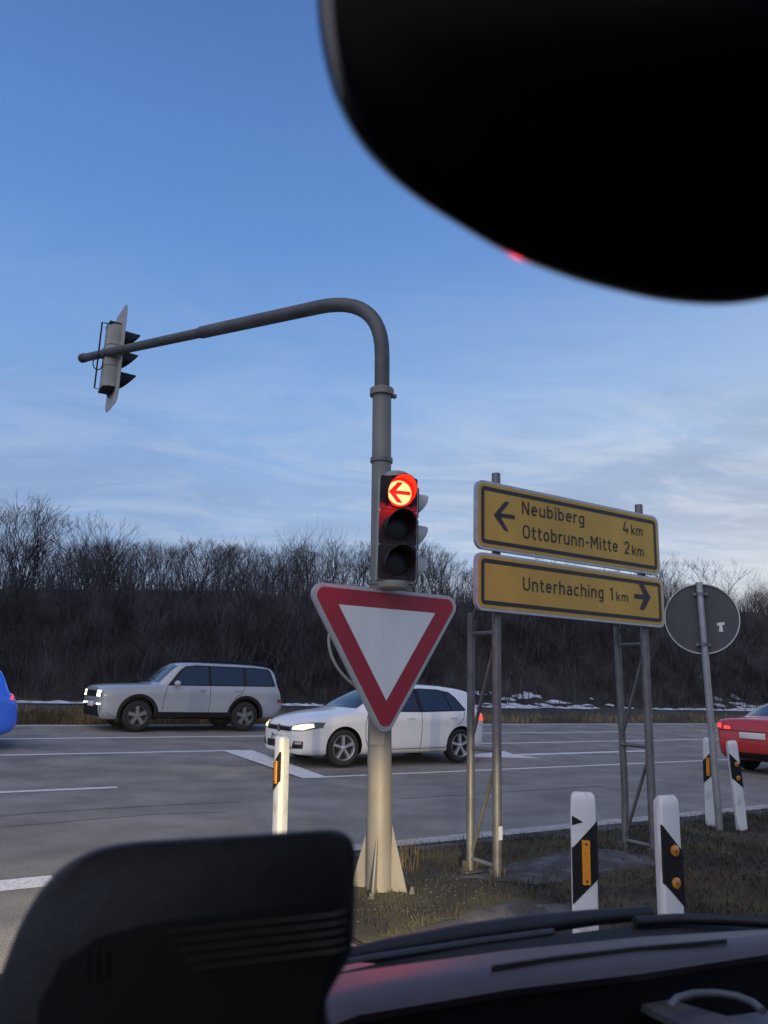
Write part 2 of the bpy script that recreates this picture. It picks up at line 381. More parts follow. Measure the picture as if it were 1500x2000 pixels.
STAIN = asphalt('asphalt_stain', (.175, .165, .147), (.215, .20, .178))
tyre_mark([(-60, 1600), (60, 1588), (220, 1578), (380, 1570), (470, 1566)], .10)
tyre_mark([(-60, 1622), (110, 1606), (300, 1590), (440, 1586)], .06)
tyre_mark([(780, 1560), (960, 1548), (1180, 1535)], .09)
# gutter strip and island
strip('kerb', CONC, 3.1, 120, [6.42, 6.655], .004)
def island():
    mb = MB(); ss = [2.6+.25*i for i in range(60)]+[19, 25, 40, 80, 140]; ts = [-2, 0, 1, 1.6]+[2+.2*i for i in range(22)]+[6.415]; n = len(ts)
    vs = []
    for s in ss:
        for t in ts:
            e = min(1, max(0, (6.42-t)/.5))*min(1, max(0, (s-2.6)/.5)); vs.append(W(s, t, .004+e*(.05*noise.noise(Vector((s*1.2, t*1.2, 3)))+.045)))
    mb.add(vs, [(i*n+j, i*n+j+1, (i+1)*n+j+1, (i+1)*n+j) for i in range(len(ss)-1) for j in range(n-1)])
    tag(mb.build('traffic_island', SOIL, angle=60), kind='structure')
island()
def isl_z(s, t):
    e = min(1, max(0, (6.42-t)/.5))*min(1, max(0, (s-2.6)/.5)); return .004+e*(.05*noise.noise(Vector((s*1.2, t*1.2, 3)))+.045)
def blob(name, m, cs, ct, rs, rt, seed, zf, n=40, rings=3, jag=.18, kind='structure', dz=.03):
    r = random.Random(seed); ph = r.uniform(0, 50); mb = MB(); vs = [W(cs, ct, zf(cs, ct)+dz)]
    for k in range(1, rings+1):
        for j in range(n):
            a = 2*math.pi*j/n; q = 1+jag*noise.noise(Vector((math.cos(a)*1.6+ph, math.sin(a)*1.6, ph)))*2+jag*.5*noise.noise(Vector((math.cos(a)*6+ph, math.sin(a)*6, ph)))
            s = cs+rs*q*math.cos(a)*k/rings; t = ct+rt*q*math.sin(a)*k/rings
            vs.append(W(s, t, zf(s, t)+dz*(1 if k < rings else .1)))
    fs = [(0, 1+j, 1+(j+1) % n) for j in range(n)]
    for k in range(rings-1):
        fs += [(1+k*n+j, 1+(k+1)*n+j, 1+(k+1)*n+(j+1) % n, 1+k*n+(j+1) % n) for j in range(n)]
    mb.add(vs, fs); return tag(mb.build(name, m, angle=60), kind=kind)
PATHM = mat('path_gravel', (.060, .058, .060), .9, var=.3, scale=5, detail=10, col2=(.105, .10, .10), bump=.5, bscale=90)
blob('path', PATHM, 5.0, 4.95, 1.25, .36, 3, isl_z, dz=.016, jag=.3)
blob('path', PATHM, 3.55, 4.05, .65, .26, 5, isl_z, dz=.016, jag=.3)
blob('path', PATHM, 6.6, 6.1, 4.2, .16, 8, isl_z, dz=.012, n=60, jag=.3)
def pebbles():
    mb = MB(); r = random.Random(4)
    for i in range(420):
        a = r.uniform(0, 6.28); q = r.random()**.5*.75
        s, t = (3.30+q*math.cos(a)*1.1, 4.82+q*math.sin(a)*.6) if i < 280 else (r.uniform(2.8, 7), r.uniform(3.6, 6.3))
        k = r.uniform(.004, .013); c = W(s, t, isl_z(s, t)+k*.2); M = Matrix.Rotation(r.uniform(0, 6), 3, 'Z')
        P = [M @ Vector((x*k*r.uniform(.7, 1.3), y*k*r.uniform(.7, 1.3), z*k*.7))+c for x, y, z in ((1,0,0),(0,1,0),(-1,0,0),(0,-1,0),(.2,.1,1),(0,0,-1))]
        mb.add(P, [(0,1,4),(1,2,4),(2,3,4),(3,0,4),(1,0,5),(2,1,5),(3,2,5),(0,3,5)])
    tag(mb.build('gravel', mat('pebble', (.055, .052, .048), .9, var=.4, scale=30), angle=0), kind='stuff')
pebbles()
def grass(name, m, count, fn, hmin, hmax, seed, wid=.006, lean=.6):
    r = random.Random(seed); mb = MB(); vs = []; fs = []
    for _ in range(count):
        q = fn(r)
        if q is None: continue
        p, k = q; h = r.uniform(hmin, hmax)*k; a = r.uniform(0, 6.28); l = r.uniform(.1, lean)*h; w = wid*r.uniform(.6, 1.4)
        d = Vector((math.cos(a), math.sin(a), 0)); e = Vector((-d.y, d.x, 0))*w
        i = len(vs); vs += [p-e, p+e, p+d*l*.35+Vector((0, 0, h*.6))-e*.7, p+d*l*.35+Vector((0, 0, h*.6))+e*.7, p+d*l+Vector((0, 0, h))]
        fs += [(i, i+1, i+3, i+2), (i+2, i+3, i+4)]
    mb.add(vs, fs); return tag(mb.build(name, m, angle=0, normals=False), kind='stuff')
def on_path(s, t): return ((s-5.0)/1.2)**2+((t-4.95)/.34)**2 < 1 or ((s-3.55)/.6)**2+((t-4.05)/.25)**2 < 1 or (5.97 < t < 6.25 and 2.8 < s < 10.5)
def isl_pt(r):
    s, t = r.uniform(2.75, 13.5), r.uniform(2.6, 6.28)
    if on_path(s, t) and r.random() < .80: return None
    k = .55+.9*max(0, noise.noise(Vector((s*.9, t*.9, 9)))+.35)
    if s < 4.1 and r.random() < .55: return None
    return W(s, t, isl_z(s, t)), k
grass('grass', mat('short_grass', (.030, .030, .012), .95, var=.4, scale=1.6, detail=8, col2=(.070, .052, .030), c2=(.38, .62)), 60000, isl_pt, .015, .065, 2, .0030, 1.8)
def tall_pt(r):
    s, t = r.choice(((3.9, 5.75), (4.15, 5.9), (3.7, 5.5), (6.0, 5.5), (9.5, 5.9)))
    return W(s+r.gauss(0, .12), t+r.gauss(0, .08), isl_z(s, t)), 1
grass('dry_grass', mat('dry_grass', (.12, .09, .05), .9, var=.3, scale=3), 130, tall_pt, .08, .22, 5, .003, .8)
def verge_pt(r):
    s = r.uniform(-12, 10) if r.random() < .80 else r.uniform(10, 50)
    t = 20.9+5.0*r.random()**1.2; k = (.75+.6*noise.noise(Vector((s*.5, t*.5, 2))))*(1.0 if s < 9 else .75)
    return W(s, t, terrain_z(s, t)), max(.25, k)
grass('verge_grass', mat('verge_grass', (.085, .066, .036), .95, var=.3, scale=.5, col2=(.24, .18, .085), c2=(.38, .62)), 30000, verge_pt, .16, .48, 6, .010, .7)

# snow left along the foot of the bank
SNOW = mat('snow', (.26, .27, .29), .85, var=.12, scale=2.2, detail=9, col2=(.52, .56, .62), c2=(.36, .58), bump=.4)
def snow():
    r = random.Random(12); mb = MB()
    def patch(s, t, rs, rt):
        ph = r.uniform(0, 90); n = 14; c = W(s, t, terrain_z(s, t)+.10); vs = [c]
        for j in range(n):
            a = 2*math.pi*j/n; q = 1+.9*noise.noise(Vector((math.cos(a)*2+ph, math.sin(a)*2, ph)))
            x, y = s+rs*q*math.cos(a), t+rt*q*math.sin(a); vs.append(W(x, y, terrain_z(x, y)+.03))
        mb.add(vs, [(0, 1+j, 1+(j+1) % n) for j in range(n)])
    for i in range(70): patch(r.uniform(-14, 60), 29.2+r.gauss(0, .3), r.uniform(.3, 1.4), r.uniform(.07, .22))
    for i in range(55):
        s, t = r.gauss(30.5, 3.0), 30.6+abs(r.gauss(0, 1.4)); patch(s, t, r.uniform(.10, .6), r.uniform(.06, .32))
    for i in range(90): patch(r.uniform(14, 58), 30.0+abs(r.gauss(0, .7)), r.uniform(.1, .5), r.uniform(.05, .25))
    for i in range(130): patch(r.uniform(47, 70), 30.6+abs(r.gauss(0, 1.3)), r.uniform(.15, .9), r.uniform(.1, .5))
    for i in range(30): patch(r.uniform(9, 16), 29.6+abs(r.gauss(0, .5)), r.uniform(.08, .35), r.uniform(.05, .2))
    tag(mb.build('snow', SNOW, angle=60), kind='stuff')
snow()

# ------------------------------------------------------------------ brush and bare trees on the bank
BRUSH = mat('brushwood', (.018, .015, .017), .95, var=.3, scale=.9, detail=6, col2=(.125, .118, .140), c2=(.40, .72))
TRUNK = mat('bare_trunk', (.030, .024, .022), .95, var=.35, scale=3)
TWIG = mat('bare_twig', (.034, .026, .024), .95, var=.35, scale=2)
def tri_tube(V, Fc, p, q, r0, r1):
    d = (q-p); 
    if d.length < 1e-5: return
    d = d.normalized(); a = d.orthogonal().normalized(); b = d.cross(a); i = len(V)
    for c, r in ((p, r0), (q, r1)):
        for k in range(3):
            an = 2.0944*k; V.append(c+(a*math.cos(an)+b*math.sin(an))*r)
    Fc += [(i, i+1, i+4, i+3), (i+1, i+2, i+5, i+4), (i+2, i, i+3, i+5)]
def brush():
    r = random.Random(21); V = []; Fc = []
    def stem(base, h, r0, twigs):
        p = base; d = Vector((r.gauss(0, .12), r.gauss(0, .12), 1)).normalized(); seg = 3
        pts = [p]
        for k in range(seg):
            q = p+d*h/seg; tri_tube(V, Fc, p, q, r0*(1-k/seg*.8), r0*(1-(k+1)/seg*.8)); p = q; pts.append(p); d = (d+Vector((r.gauss(0, .14), r.gauss(0, .14), 0))).normalized()
        for _ in range(twigs):
            k = r.randint(1, seg); o = pts[k]-(pts[k]-pts[k-1])*r.random(); a = r.uniform(0, 6.28); e = r.uniform(.5, 1.2)
            dd = Vector((math.cos(a)*e, math.sin(a)*e, r.uniform(.6, 1.5))).normalized(); L = h*r.uniform(.25, .55)
            m = o+dd*L*.55; tri_tube(V, Fc, o, m, r0*.4, r0*.28); tri_tube(V, Fc, m, m+(dd+Vector((r.gauss(0, .3), r.gauss(0, .3), .3))).normalized()*L*.5, r0*.28, r0*.12)
    for i in range(22000):
        t = 31.3+r.random()**.8*15.0; s = -16+r.random()*(30+t*2.0)
        if t > 41 and r.random() < .5: continue
        k = .8+1.3*noise.noise(Vector((s*.16, t*.25, 0)))+.35*min(1, (t-31)/5)
        clear = math.exp(-((s-31)/5.0)**2)*(t < 36)
        if r.random() < clear*.8: continue
        h = min(3.6, max(.5, r.uniform(1.0, 2.9)*k)); stem(W(s, t, terrain_z(s, t)-.1), h*(1 if t < 40 else min(1.1, .35+1.9*max(0, noise.noise(Vector((s*.22, 4.0, t*.1)))+.12))), r.uniform(.007, .018)*(1+h*.15), 6)
    mb = MB(); mb.add(V, Fc); tag(mb.build('brushwood', BRUSH, angle=0, normals=False), kind='stuff')
brush()
def tree_mesh(seed, h, stems, spread, dens):
    """multi-stemmed bare tree: trunk mesh and crown mesh, base at the origin"""
    r = random.Random(seed); TV, TF, CV, CF = [], [], [], []
    LEN = [.30, .20, .165, .135, .11, .09]
    def grow(p, d, rad, lev):
        seg = 3 if lev == 0 else 2; L = h*LEN[lev]*r.uniform(.75, 1.25); pts = [p]; w = .10 if lev < 2 else .16
        for k in range(seg):
            q = p+d*L/seg; a, b = rad*(1-.35*k/seg), rad*(1-.35*(k+1)/seg)
            tri_tube(*((TV, TF) if lev == 0 else (CV, CF)), p, q, a, b)
            p = q; pts.append(p); d = (d+Vector((r.gauss(0, w), r.gauss(0, w), .05))).normalized()
        if lev >= 5: return
        def child(o, ang, rr, lv):
            a = r.uniform(0, 6.28); dd = (d+Vector((math.cos(a)*ang, math.sin(a)*ang, .06))).normalized(); grow(o, dd, rr, lv)
        for _ in range(2 if r.random() < .72*dens else 3): child(p, r.uniform(.22, .55)*spread, max(.006, rad*.60), lev+1)
        if lev < 4 and r.random() < .75*dens: child(pts[r.randint(1, seg-1)], r.uniform(.5, 1.0)*spread, max(.006, rad*.42), lev+2)
    for i in range(stems):
        a = 6.28*i/stems+r.uniform(-.4, .4); sp = (.08+.26*r.random())*spread if stems > 1 else .03
        grow(Vector((math.cos(a)*.18, math.sin(a)*.18, -.2)), Vector((math.cos(a)*sp, math.sin(a)*sp, 1)).normalized(), h*.0095, 0)
    zs = sorted(v.z for v in CV); k = h/zs[int(len(zs)*.995)]
    for A in (TV, CV):
        for i, v in enumerate(A): A[i] = v*k
    T = MB(); T.add(TV, TF); C = MB(); C.add(CV, CF); return T, C
protos = []
for seed, h, st, sp, dn in ((1, 5, 9, 1.25, 1.0), (2, 5, 4, 1.05, 1.0), (3, 5, 5, .85, 1.0), (4, 5, 3, 1.0, .95), (5, 5, 6, .75, 1.05), (6, 5, 2, 1.15, .9), (7, 5, 6, 1.1, 1.0)):
    root = thing('bare_tree', 'x', 'tree'); T, C = tree_mesh(seed, h, st, sp, dn)
    T.build('trunk', TRUNK, root, angle=0, normals=False); C.build('crown', TWIG, root, angle=0, normals=False); protos.append(root)
used = set()
def put_tree(kind, px, py_top, t, label, wide=1.0, group='bare trees along the top of the bank'):
    d = ray(px, py_top); k = t/d.dot(NN); q = d*k; s = q.dot(UU); ztop = H+q.z; zb = terrain_z(s, t)-.1; sc = max(.3, (ztop-zb)/5.0)
    src = protos[kind]
    if kind in used:
        r = src.copy(); COL.objects.link(r)
        for ch in src.children:
            c = ch.copy(); COL.objects.link(c); c.parent = r
    else: r = src; used.add(kind)
    r.location = W(s, t, zb); r.rotation_euler = (0, 0, rnd.uniform(0, 6.28)); r.scale = (sc*wide, sc*wide, sc)
    r['label'] = label; r['group'] = group
put_tree(0, 62, 972, 46, 'broad rounded bare tree at far left, tallest on the bank above the blue car', 1.0)
put_tree(6, -20, 985, 45.5, 'bare tree cut by the left edge of the photo', 1.0)
put_tree(1, 196, 1008, 46, 'upright bare tree second from the left, beside the broad rounded tree', 1.0)
put_tree(5, 1392, 1090, 60, 'thin bare tree standing above the round sign seen from behind', 1.1)
put_tree(3, 1308, 1085, 52, 'bare tree half hidden by the right end of the yellow direction signs', 1.0)
put_tree(0, 1478, 1150, 55, 'low bare tree at the right edge beyond the round sign', 1.0)
FILL = 'bare tree in the thicket on top of the bank'
prof = [(-40, 1040), (30, 1050), (110, 1050), (150, 1068), (240, 1058), (300, 1048), (370, 1042), (440, 1052), (500, 1068), (560, 1074), (620, 1064), (690, 1064), (830, 1062), (900, 1084), (930, 1110),
        (1000, 1090), (1290, 1120), (1340, 1140), (1400, 1150), (1440, 1160), (1500, 1165), (1560, 1170)]
x = -30.0
while x < 1540:
    top = interp(prof, x)+rnd.uniform(-12, 26)
    put_tree(rnd.choice((1, 2, 3, 4, 5, 6, 2, 4)), x, top, rnd.uniform(43.5, 48.5), FILL, rnd.uniform(.75, 1.15)); x += rnd.uniform(13, 24)

SLOPE = 'bare bush growing on the dark slope of the bank'
for i in range(26):
    x = rnd.uniform(-20, 1520); t = rnd.uniform(33.5, 39.5); foot = onT(x, 1300, t); zb_ = terrain_z(foot[0], t); hh = rnd.uniform(2.0, 3.4)
    lo_, hi_ = 700, 1400
    for _ in range(30):
        m_ = (lo_+hi_)/2; lo_, hi_ = (m_, hi_) if onT(x, m_, t)[1] > zb_+hh else (lo_, m_)
    put_tree(rnd.choice((0, 1, 3, 6, 0, 6)), x, lo_, t, SLOPE, rnd.uniform(1.0, 1.5), 'bare bushes on the slope of the bank')

# ------------------------------------------------------------------ street furniture materials
GALV = mat('galvanised_steel', (.16, .16, .162), .55, .55, var=.25, scale=7, detail=7, bump=.08)
MASTM = mat('mast_grey', (.175, .168, .160), .6, .15, var=.22, scale=5, detail=8, stretch=(1, 1, .35), bump=.12)
ARMM = mat('arm_grey', (.085, .088, .092), .6, .3, var=.25, scale=5, detail=7)
ALU = mat('sign_aluminium', (.42, .43, .45), .45, .5, var=.12, scale=9)
BACKGREY = mat('sign_back', (.065, .072, .080), .6, .3, var=.12, scale=5)
WHITE = mat('white_plastic', (.40, .40, .37), .55, var=.14, scale=9, detail=10, stretch=(1, 1, .45), col2=(.63, .64, .63), c2=(.28, .46))
HOUSEG = mat('light_grey_housing', (.29, .295, .27), .55, var=.12, scale=6)
BLACKP = mat('black_plastic', (.012, .012, .013), .55, var=.2, scale=20, spec=.25)
HOUSEB = mat('dark_signal_front', (.026, .016, .019), .55, var=.2, scale=20, spec=.25)
SIGNRED = mat('sign_red', (.27, .012, .028), .45, var=.06, scale=4)
SIGNWHITE = mat('sign_white', (.60, .62, .62), .5, var=.10, scale=3, detail=9, stretch=(1, 1, .4))
SIGNYEL = mat('sign_yellow', (.46, .285, .045), .5, var=.13, scale=3, detail=10, stretch=(1, 1, .35))
SIGNBLK = mat('sign_black', (.018, .016, .02), .5, var=.1)
ORANGE = mat('orange_reflector', (.72, .27, .02), .25, var=.2, scale=90, coat=.6)

# ------------------------------------------------------------------ traffic light mast
def mast():
    root = thing('signal_mast', 'grey cantilever mast with flared foot and long arm carrying the traffic lights', 'mast', W(3.22, 5.01, .03), ANG)
    top = Vector((-.105, 0, 3.80)); f = lambda z: Vector((top.x*z/3.8, 0, z))
    mb = MB(); mb.tube([f(0), f(1.6), f(3.0), f(3.80)], [.094, .086, .078, .076], 24); mb.build('pole', MASTM, root, 40)
    mb = MB()
    for k in range(4):
        a = math.pi/4+k*math.pi/2; d = Vector((math.cos(a), math.sin(a), 0)); e = Vector((-d.y, d.x, 0))*.006
        P = [d*.085, d*.21, d*.195+Vector((0, 0, .06)), d*.088+Vector((0, 0, .46))]
        mb.loft([[p-e for p in P], [p+e for p in P]])
    mb.build('base_fin', MASTM, root, 30)
    mb = MB(); mb.prism(rounded(rect(-.22, -.22, .22, .22), .05), 0, .022, lambda u, v, d: Vector((u, v, d-.02))); mb.build('base_plate', MASTM, root)
    for x in (-.17, .17):
        for y in (-.17, .17): mb = MB(); mb.lathe([(.022, 0), (.022, .03), (.014, .03), (.014, .055)], 6, Matrix.Translation((x, y, 0))); mb.build('anchor_bolt', GALV, root)
    mb = MB(); mb.lathe([(.078, -.06), (.098, -.055), (.098, .0), (.080, .012)], 24, Matrix.Translation(f(3.80))); mb.box(f(3.77)+Vector((.11, 0, 0)), (.05, .03, .03)); mb.build('collar', MASTM, root)
    # arm: up, round a wide bend, then out over the road
    inv = Matrix.Rotation(-ANG, 3, 'Z'); d = ray(160, 700); end = inv @ (d*(8.45/d.y)+Vector((0, 0, H))-W(3.22, 5.01, .03))
    p0 = f(3.80); c = Vector((p0.x-.02, 0, 4.655)); dirn = (end-c).normalized(); pts = [p0, Vector((p0.x-.008, 0, 4.08))]
    a0, b0 = Vector((p0.x-.01, 0, 4.10)), c+dirn*.72
    for k in range(1, 13):
        t = k/12; pts.append(a0*(1-t)**2+c*2*t*(1-t)+b0*t*t)
    j = c+(end-c)*.52
    mb = MB(); mb.tube(pts+[j], [.062]*(len(pts)+1), 18); mb.tube([j, end], [.052, .048], 16); mb.lathe([(.054, -.06), (.054, 0), (.03, .02)], 16, Matrix.Translation(end) @ dirn.to_track_quat('Z', 'Y').to_matrix().to_4x4())
    mb.build('arm', ARMM, root, 40)
    mb = MB(); mb.prism(rounded(rect(-.055, -.16, .055, .16), .02), 0, .012, front); o = mb.build('service_hatch', MASTM, root); o.location = f(1.18)+Vector((-.062, -.068, 0)); o.rotation_euler = (0, 0, R_(-42))
    cb = MB(); P = [(onT(x_, y_, 4.93)[0]-3.22, -.08, onT(x_, y_, 4.93)[1]-.03) for x_, y_ in ((735, 1170), (690, 1185), (655, 1205), (643, 1240), (645, 1272), (658, 1302), (678, 1326), (700, 1342), (730, 1352))]
    Q = []
    for i in range(len(P)-1):
        for k in range(5):
            t = k/5; a = [Vector(P[max(0, min(len(P)-1, i+m))]) for m in (-1, 0, 1, 2)]
            Q.append(.5*((2*a[1])+(a[2]-a[0])*t+(2*a[0]-5*a[1]+4*a[2]-a[3])*t*t+(3*a[1]-a[0]-3*a[2]+a[3])*t**3))
    cb.tube(Q, .011, 8); cb.build('cable', HOUSEG, root)
    for z in (2.22, 3.2):
        mb = MB(); mb.lathe([(.082, -.018), (.090, -.018), (.090, .018), (.082, .018)], 24, Matrix.Translation(f(z))); mb.build('clamp_band', GALV, root)
    return root, root.matrix_basis, end, dirn
mast_root, _, arm_end, arm_dir = mast()

def signal_head(name, label, rz, loc, shell, frontm, visorm, lit=False, board=False, scale=1.0, group=None, vis=.165):
    """three-lens head facing local -Y, bottom at z=0"""
    root = thing(name, label, 'traffic light', loc, rz, group); root.scale = (scale,)*3
    mb = MB(); hw = .150
    mb.prism(rounded(rect(-hw, 0, hw, .80), .03), .0, .03, front)
    body = [(-hw+.004, .03), (hw-.004, .03), (hw-.012, .10), (.075, .16), (-.075, .16), (-hw+.012, .10)]
    for k in range(3):
        z0 = .004+k*.2666; mb.loft([[Vector((x, y, z0)) for x, y in body], [Vector((x, y, z0+.258)) for x, y in body]])
    h = mb.build('housing', shell, root, 40)
    mb = MB()
    for k in range(3):
        z0 = .008+k*.2666; mb.prism(rounded(rect(-hw+.002, z0-.004, hw-.002, z0+.256), .02), -.010, .0005, front)
    mb.build('front_door', frontm, root)
    if not board:
        mb = MB(); mb.lathe([(.10, .80), (.10, .828), (.075, .845), (.03, .848)], 20, Matrix.Translation((0, .06, 0)))
        mb.build('top_cap', shell, root)
        mb = MB(); mb.lathe([(.06, -.055), (.10, -.045), (.115, -.02), (.12, 0)], 24, Matrix.Translation((0, .08, 0)))
        mb.tube([(0, .08, -.035), (0, .22, -.035)], .022, 10); mb.build('bracket', shell, root)
        mb = MB(); mb.tube([(0, .12, .70), (0, .22, .70)], .03, 10); mb.build('bracket', shell, root)
    for k, colr in enumerate(('green', 'amber', 'red')):
        zc = .008+k*.2666+.126
        on = lit and k == 2
        lm = mat('lit_red_arrow_lens', (.5, .2, .05), .4, emit=(1.0, .60, .20), estr=1.9, var=.02) if on else mat('unlit_lens', (.012, .009, .010), .4, var=.2, spec=.3)
        mb = MB(); mb.lathe([(.097, 0), (.097, -.006), (.07, -.014), (.03, -.018)], 32, Matrix.Translation((0, -.010, zc)) @ Matrix.Rotation(math.pi/2, 4, 'X').inverted()) if False else mb.lathe([(.097, 0), (.097, .006), (.07, .014), (.03, .018)], 32, Matrix.Translation((0, -.010, zc)) @ Matrix.Rotation(math.pi/2, 4, 'X'))
        ln = mb.build('lens', lm, root, 60)
        if on:
            am = mat('red_arrow', (.25, .006, .004), .5, emit=(1, .012, .006), estr=.42, var=.02)
            mb = MB(); A = [(-.088, 0), (-.018, .080), (.026, .080), (-.030, .015), (.085, .015), (.085, -.015), (-.030, -.015), (.026, -.080), (-.018, -.080)]
            mb.add([Vector((u*1.0, -.031, zc+v)) for u, v in A], [(0, 1, 2, 3), (0, 3, 6), (0, 6, 7, 8), (3, 4, 5, 6)]); mb.build('arrow', am, ln, 0)
            rm = mat('lit_red_rim', (.4, .01, .006), .5, emit=(1, .03, .012), estr=.8, var=.02)
            mb = MB(); mb.lathe([(.096, -.004), (.108, -.004), (.108, .016), (.096, .016)], 36, Matrix.Translation((0, -.012, zc)) @ Matrix.Rotation(math.pi/2, 4, 'X'), close=True); mb.build('lens_rim', rm, ln)
        # tunnel visor: open at the bottom, longer above
        mb = MB(); n = 22; o_, i_ = [], []
        for sgn, rad, acc in ((1, .118, o_), (1, .112, i_)):
            for j in range(n+1):
                a = R_(-52+284*j/n); up = max(0, math.sin(a)); L = vis*(.22+.78*(max(0, (math.sin(a)+.62)/1.62))**.8)
                acc.append((Vector((rad*math.cos(a), -.008, zc+rad*math.sin(a))), Vector((rad*math.cos(a)*.97, -.008-L, zc+rad*math.sin(a)*.97))))
        vs = [p for q in o_ for p in q]+[p for q in i_ for p in q]; m = 2*(n+1); fs = []
        for j in range(n):
            fs += [(2*j, 2*j+2, 2*j+3, 2*j+1), (m+2*j, m+2*j+1, m+2*j+3, m+2*j+2), (2*j+1, 2*j+3, m+2*j+3, m+2*j+1)]
        fs += [(0, 1, m+1, m), (2*n, m+2*n, m+2*n+1, 2*n+1)]
        mb.add(vs, fs); mb.build('visor', visorm, root, 40)
        if on:
            lamp('signal_lamp', 'POINT', (0, -.135, zc), 20.0, (1, .004, .003), root, shadow_soft_size=.04)
    return root
LH = W(3.125, 4.74, 2.238)
signal_head('traffic_light', 'traffic light on the mast showing a lit red left arrow above two dark lenses', ANG-R_(16), LH, HOUSEG, HOUSEB, HOUSEB, lit=True)
signal_head('traffic_light', 'pale grey traffic light turned away to the right, behind the lit red one', ANG+R_(90), W(3.40, 5.02, 2.245), HOUSEG, BLACKP, mat('pale_visor', (.38, .385, .37), .5), scale=.98)
def overhead():
    e = mast_root.location + Matrix.Rotation(ANG, 3, 'Z') @ (arm_end-arm_dir*.42)
    rz = ANG+R_(90); off = Vector(W(.165, 0, -.41))
    r = signal_head('traffic_light', 'overhead traffic light at the end of the arm with white backboard, seen from behind', rz, e+off, mat('weathered_housing', (.25, .26, .24), .6, var=.15, scale=6), BLACKP, BLACKP, board=True, scale=.95, vis=.23)
    mb = MB(); mb.prism(rounded(rect(-.31, -.22, .31, 1.04), .13, 7), .010, .018, front); mb.build('backboard', mat('backboard_white', (.32, .325, .31), .6, var=.12, scale=3), r, 40)
    mb = MB(); mb.tube([(0, .145, -.02), (0, .225, -.02), (0, .225, .83), (0, .145, .83)], .010, 8); mb.box((0, .09, .815), (.24, .14, .03), bev=.008); mb.box((0, .09, -.015), (.24, .14, .03), bev=.008)
    mb.tube([(-.10, .14, -.02), (.10, .03, -.06)], .012, 8); mb.build('mounting_rod', BLACKP, r, 40)
    mb = MB(); mb.box((0, .17, .435), (.12, .06, .10), bev=.01); mb.build('arm_clamp', GALV, r)
    mb = MB(); P = [Vector((0, .22+.055*math.sin(6.28*k/14-.3), .30+.085*math.cos(6.28*k/14-.3))) for k in range(13)]; mb.tube(P, .007, 6); mb.build('cable_loop', BLACKP, r)
overhead()

# ------------------------------------------------------------------ yield sign
def yield_sign():
    root = thing('yield_sign', 'red and white yield triangle pointing down, fixed to the mast under the traffic light', 'sign', W(3.15, 4.88, 1.14), ANG)
    w, h = .66, 1.10; T = [(-w-.055, 1.045), (0, -.065), (w+.055, 1.045)]
    o = rounded(T, .085, 7); mb = MB(); mb.prism(o, 0, .03, front); mb.build('backing_plate', ALU, root, 40)
    def inset(k, r): 
        c = Vector((0, (1.045*2-.065)/3)); return rounded([tuple(c+(Vector(p)-c)*k) for p in T], r, 7)
    mb = MB(); mb.prism(inset(.962, .075), -.004, .001, front); mb.build('white_rim', mat('sign_rim_grey', (.36, .37, .36), .5, var=.08), root, 40)
    mb = MB(); mb.prism(inset(.925, .062), -.007, -.003, front); mb.build('red_border', SIGNRED, root, 40)
    mb = MB(); c = Vector((0, (1.045*2-.065)/3)); P = [tuple(c+(Vector(p)-c)*.605) for p in T]; mb.prism(P, -.010, -.006, front); mb.build('white_field', SIGNWHITE, root, 40)
    for z_, w_ in ((.90, .5), (.35, .25)): mb = MB(); mb.box((0, .05, z_), (w_, .03, .04)); mb.build('fixing_rail', GALV, root)
yield_sign()

# ------------------------------------------------------------------ direction signs
TB = 4.80
def direction_sign(label, s0, s1, z0, z1, lines, arrow):
    c = (s0+s1)/2; root = thing('direction_sign', label, 'sign', W(c, TB, z0), ANG)
    hw, hh = (s1-s0)/2, z1-z0
    o = rounded(rect(-hw, 0, hw, hh), .075, 6)
    mb = MB(); mb.prism(o, 0, .035, front); mb.build('panel', ALU, root, 40)
    mb = MB(); i = rounded(rect(-hw+.022, .022, hw-.022, hh-.022), .06, 6); mb.prism(i, -.003, .001, front); mb.build('yellow_face', SIGNYEL, root, 40)
    mb = MB(); a = rounded(rect(-hw+.05, .05, hw-.05, hh-.05), .035, 6); b = rounded(rect(-hw+.083, .083, hw-.083, hh-.083), .012, 6)
    ring_strip(mb, a, b, front, -.006); mb.build('black_border', SIGNBLK, root, 0)
    for body, L, Rr, topy in lines:
        a = onT(*L, TB); b = onT(*Rr, TB); cap = onT(L[0], topy, TB)[1]-a[1]
        text_part('lettering', body, SIGNBLK, root, a[0]-c, b[0]-c, a[1]-z0, cap, -.006, b[1]-z0)
    P = [(onT(x, y, TB)[0]-c, onT(x, y, TB)[1]-z0) for x, y in arrow]
    mb = MB(); mb.add([front(u, v, -.0065) for u, v in P], [(0, 1, 2, 3), (0, 3, 6), (0, 6, 7, 8), (3, 4, 5, 6)]); mb.build('arrow', SIGNBLK, root, 0)
    for xx in (-.86, .86): mb = MB(); mb.box((xx, .05, hh/2), (.05, .03, hh*.8)); mb.build('fixing_rail', GALV, root)
k = TB/4.85
def sz(px, py): return onT(px, py, TB)
sL = sz(930, 1000)[0]; sR = sz(1287, 1060)[0]
zt, zm1, zm0, zb = sz(930, 937)[1]+.01, sz(932, 1073)[1]+.012, sz(930, 1075)[1]+.006, sz(930, 1193)[1]+.01
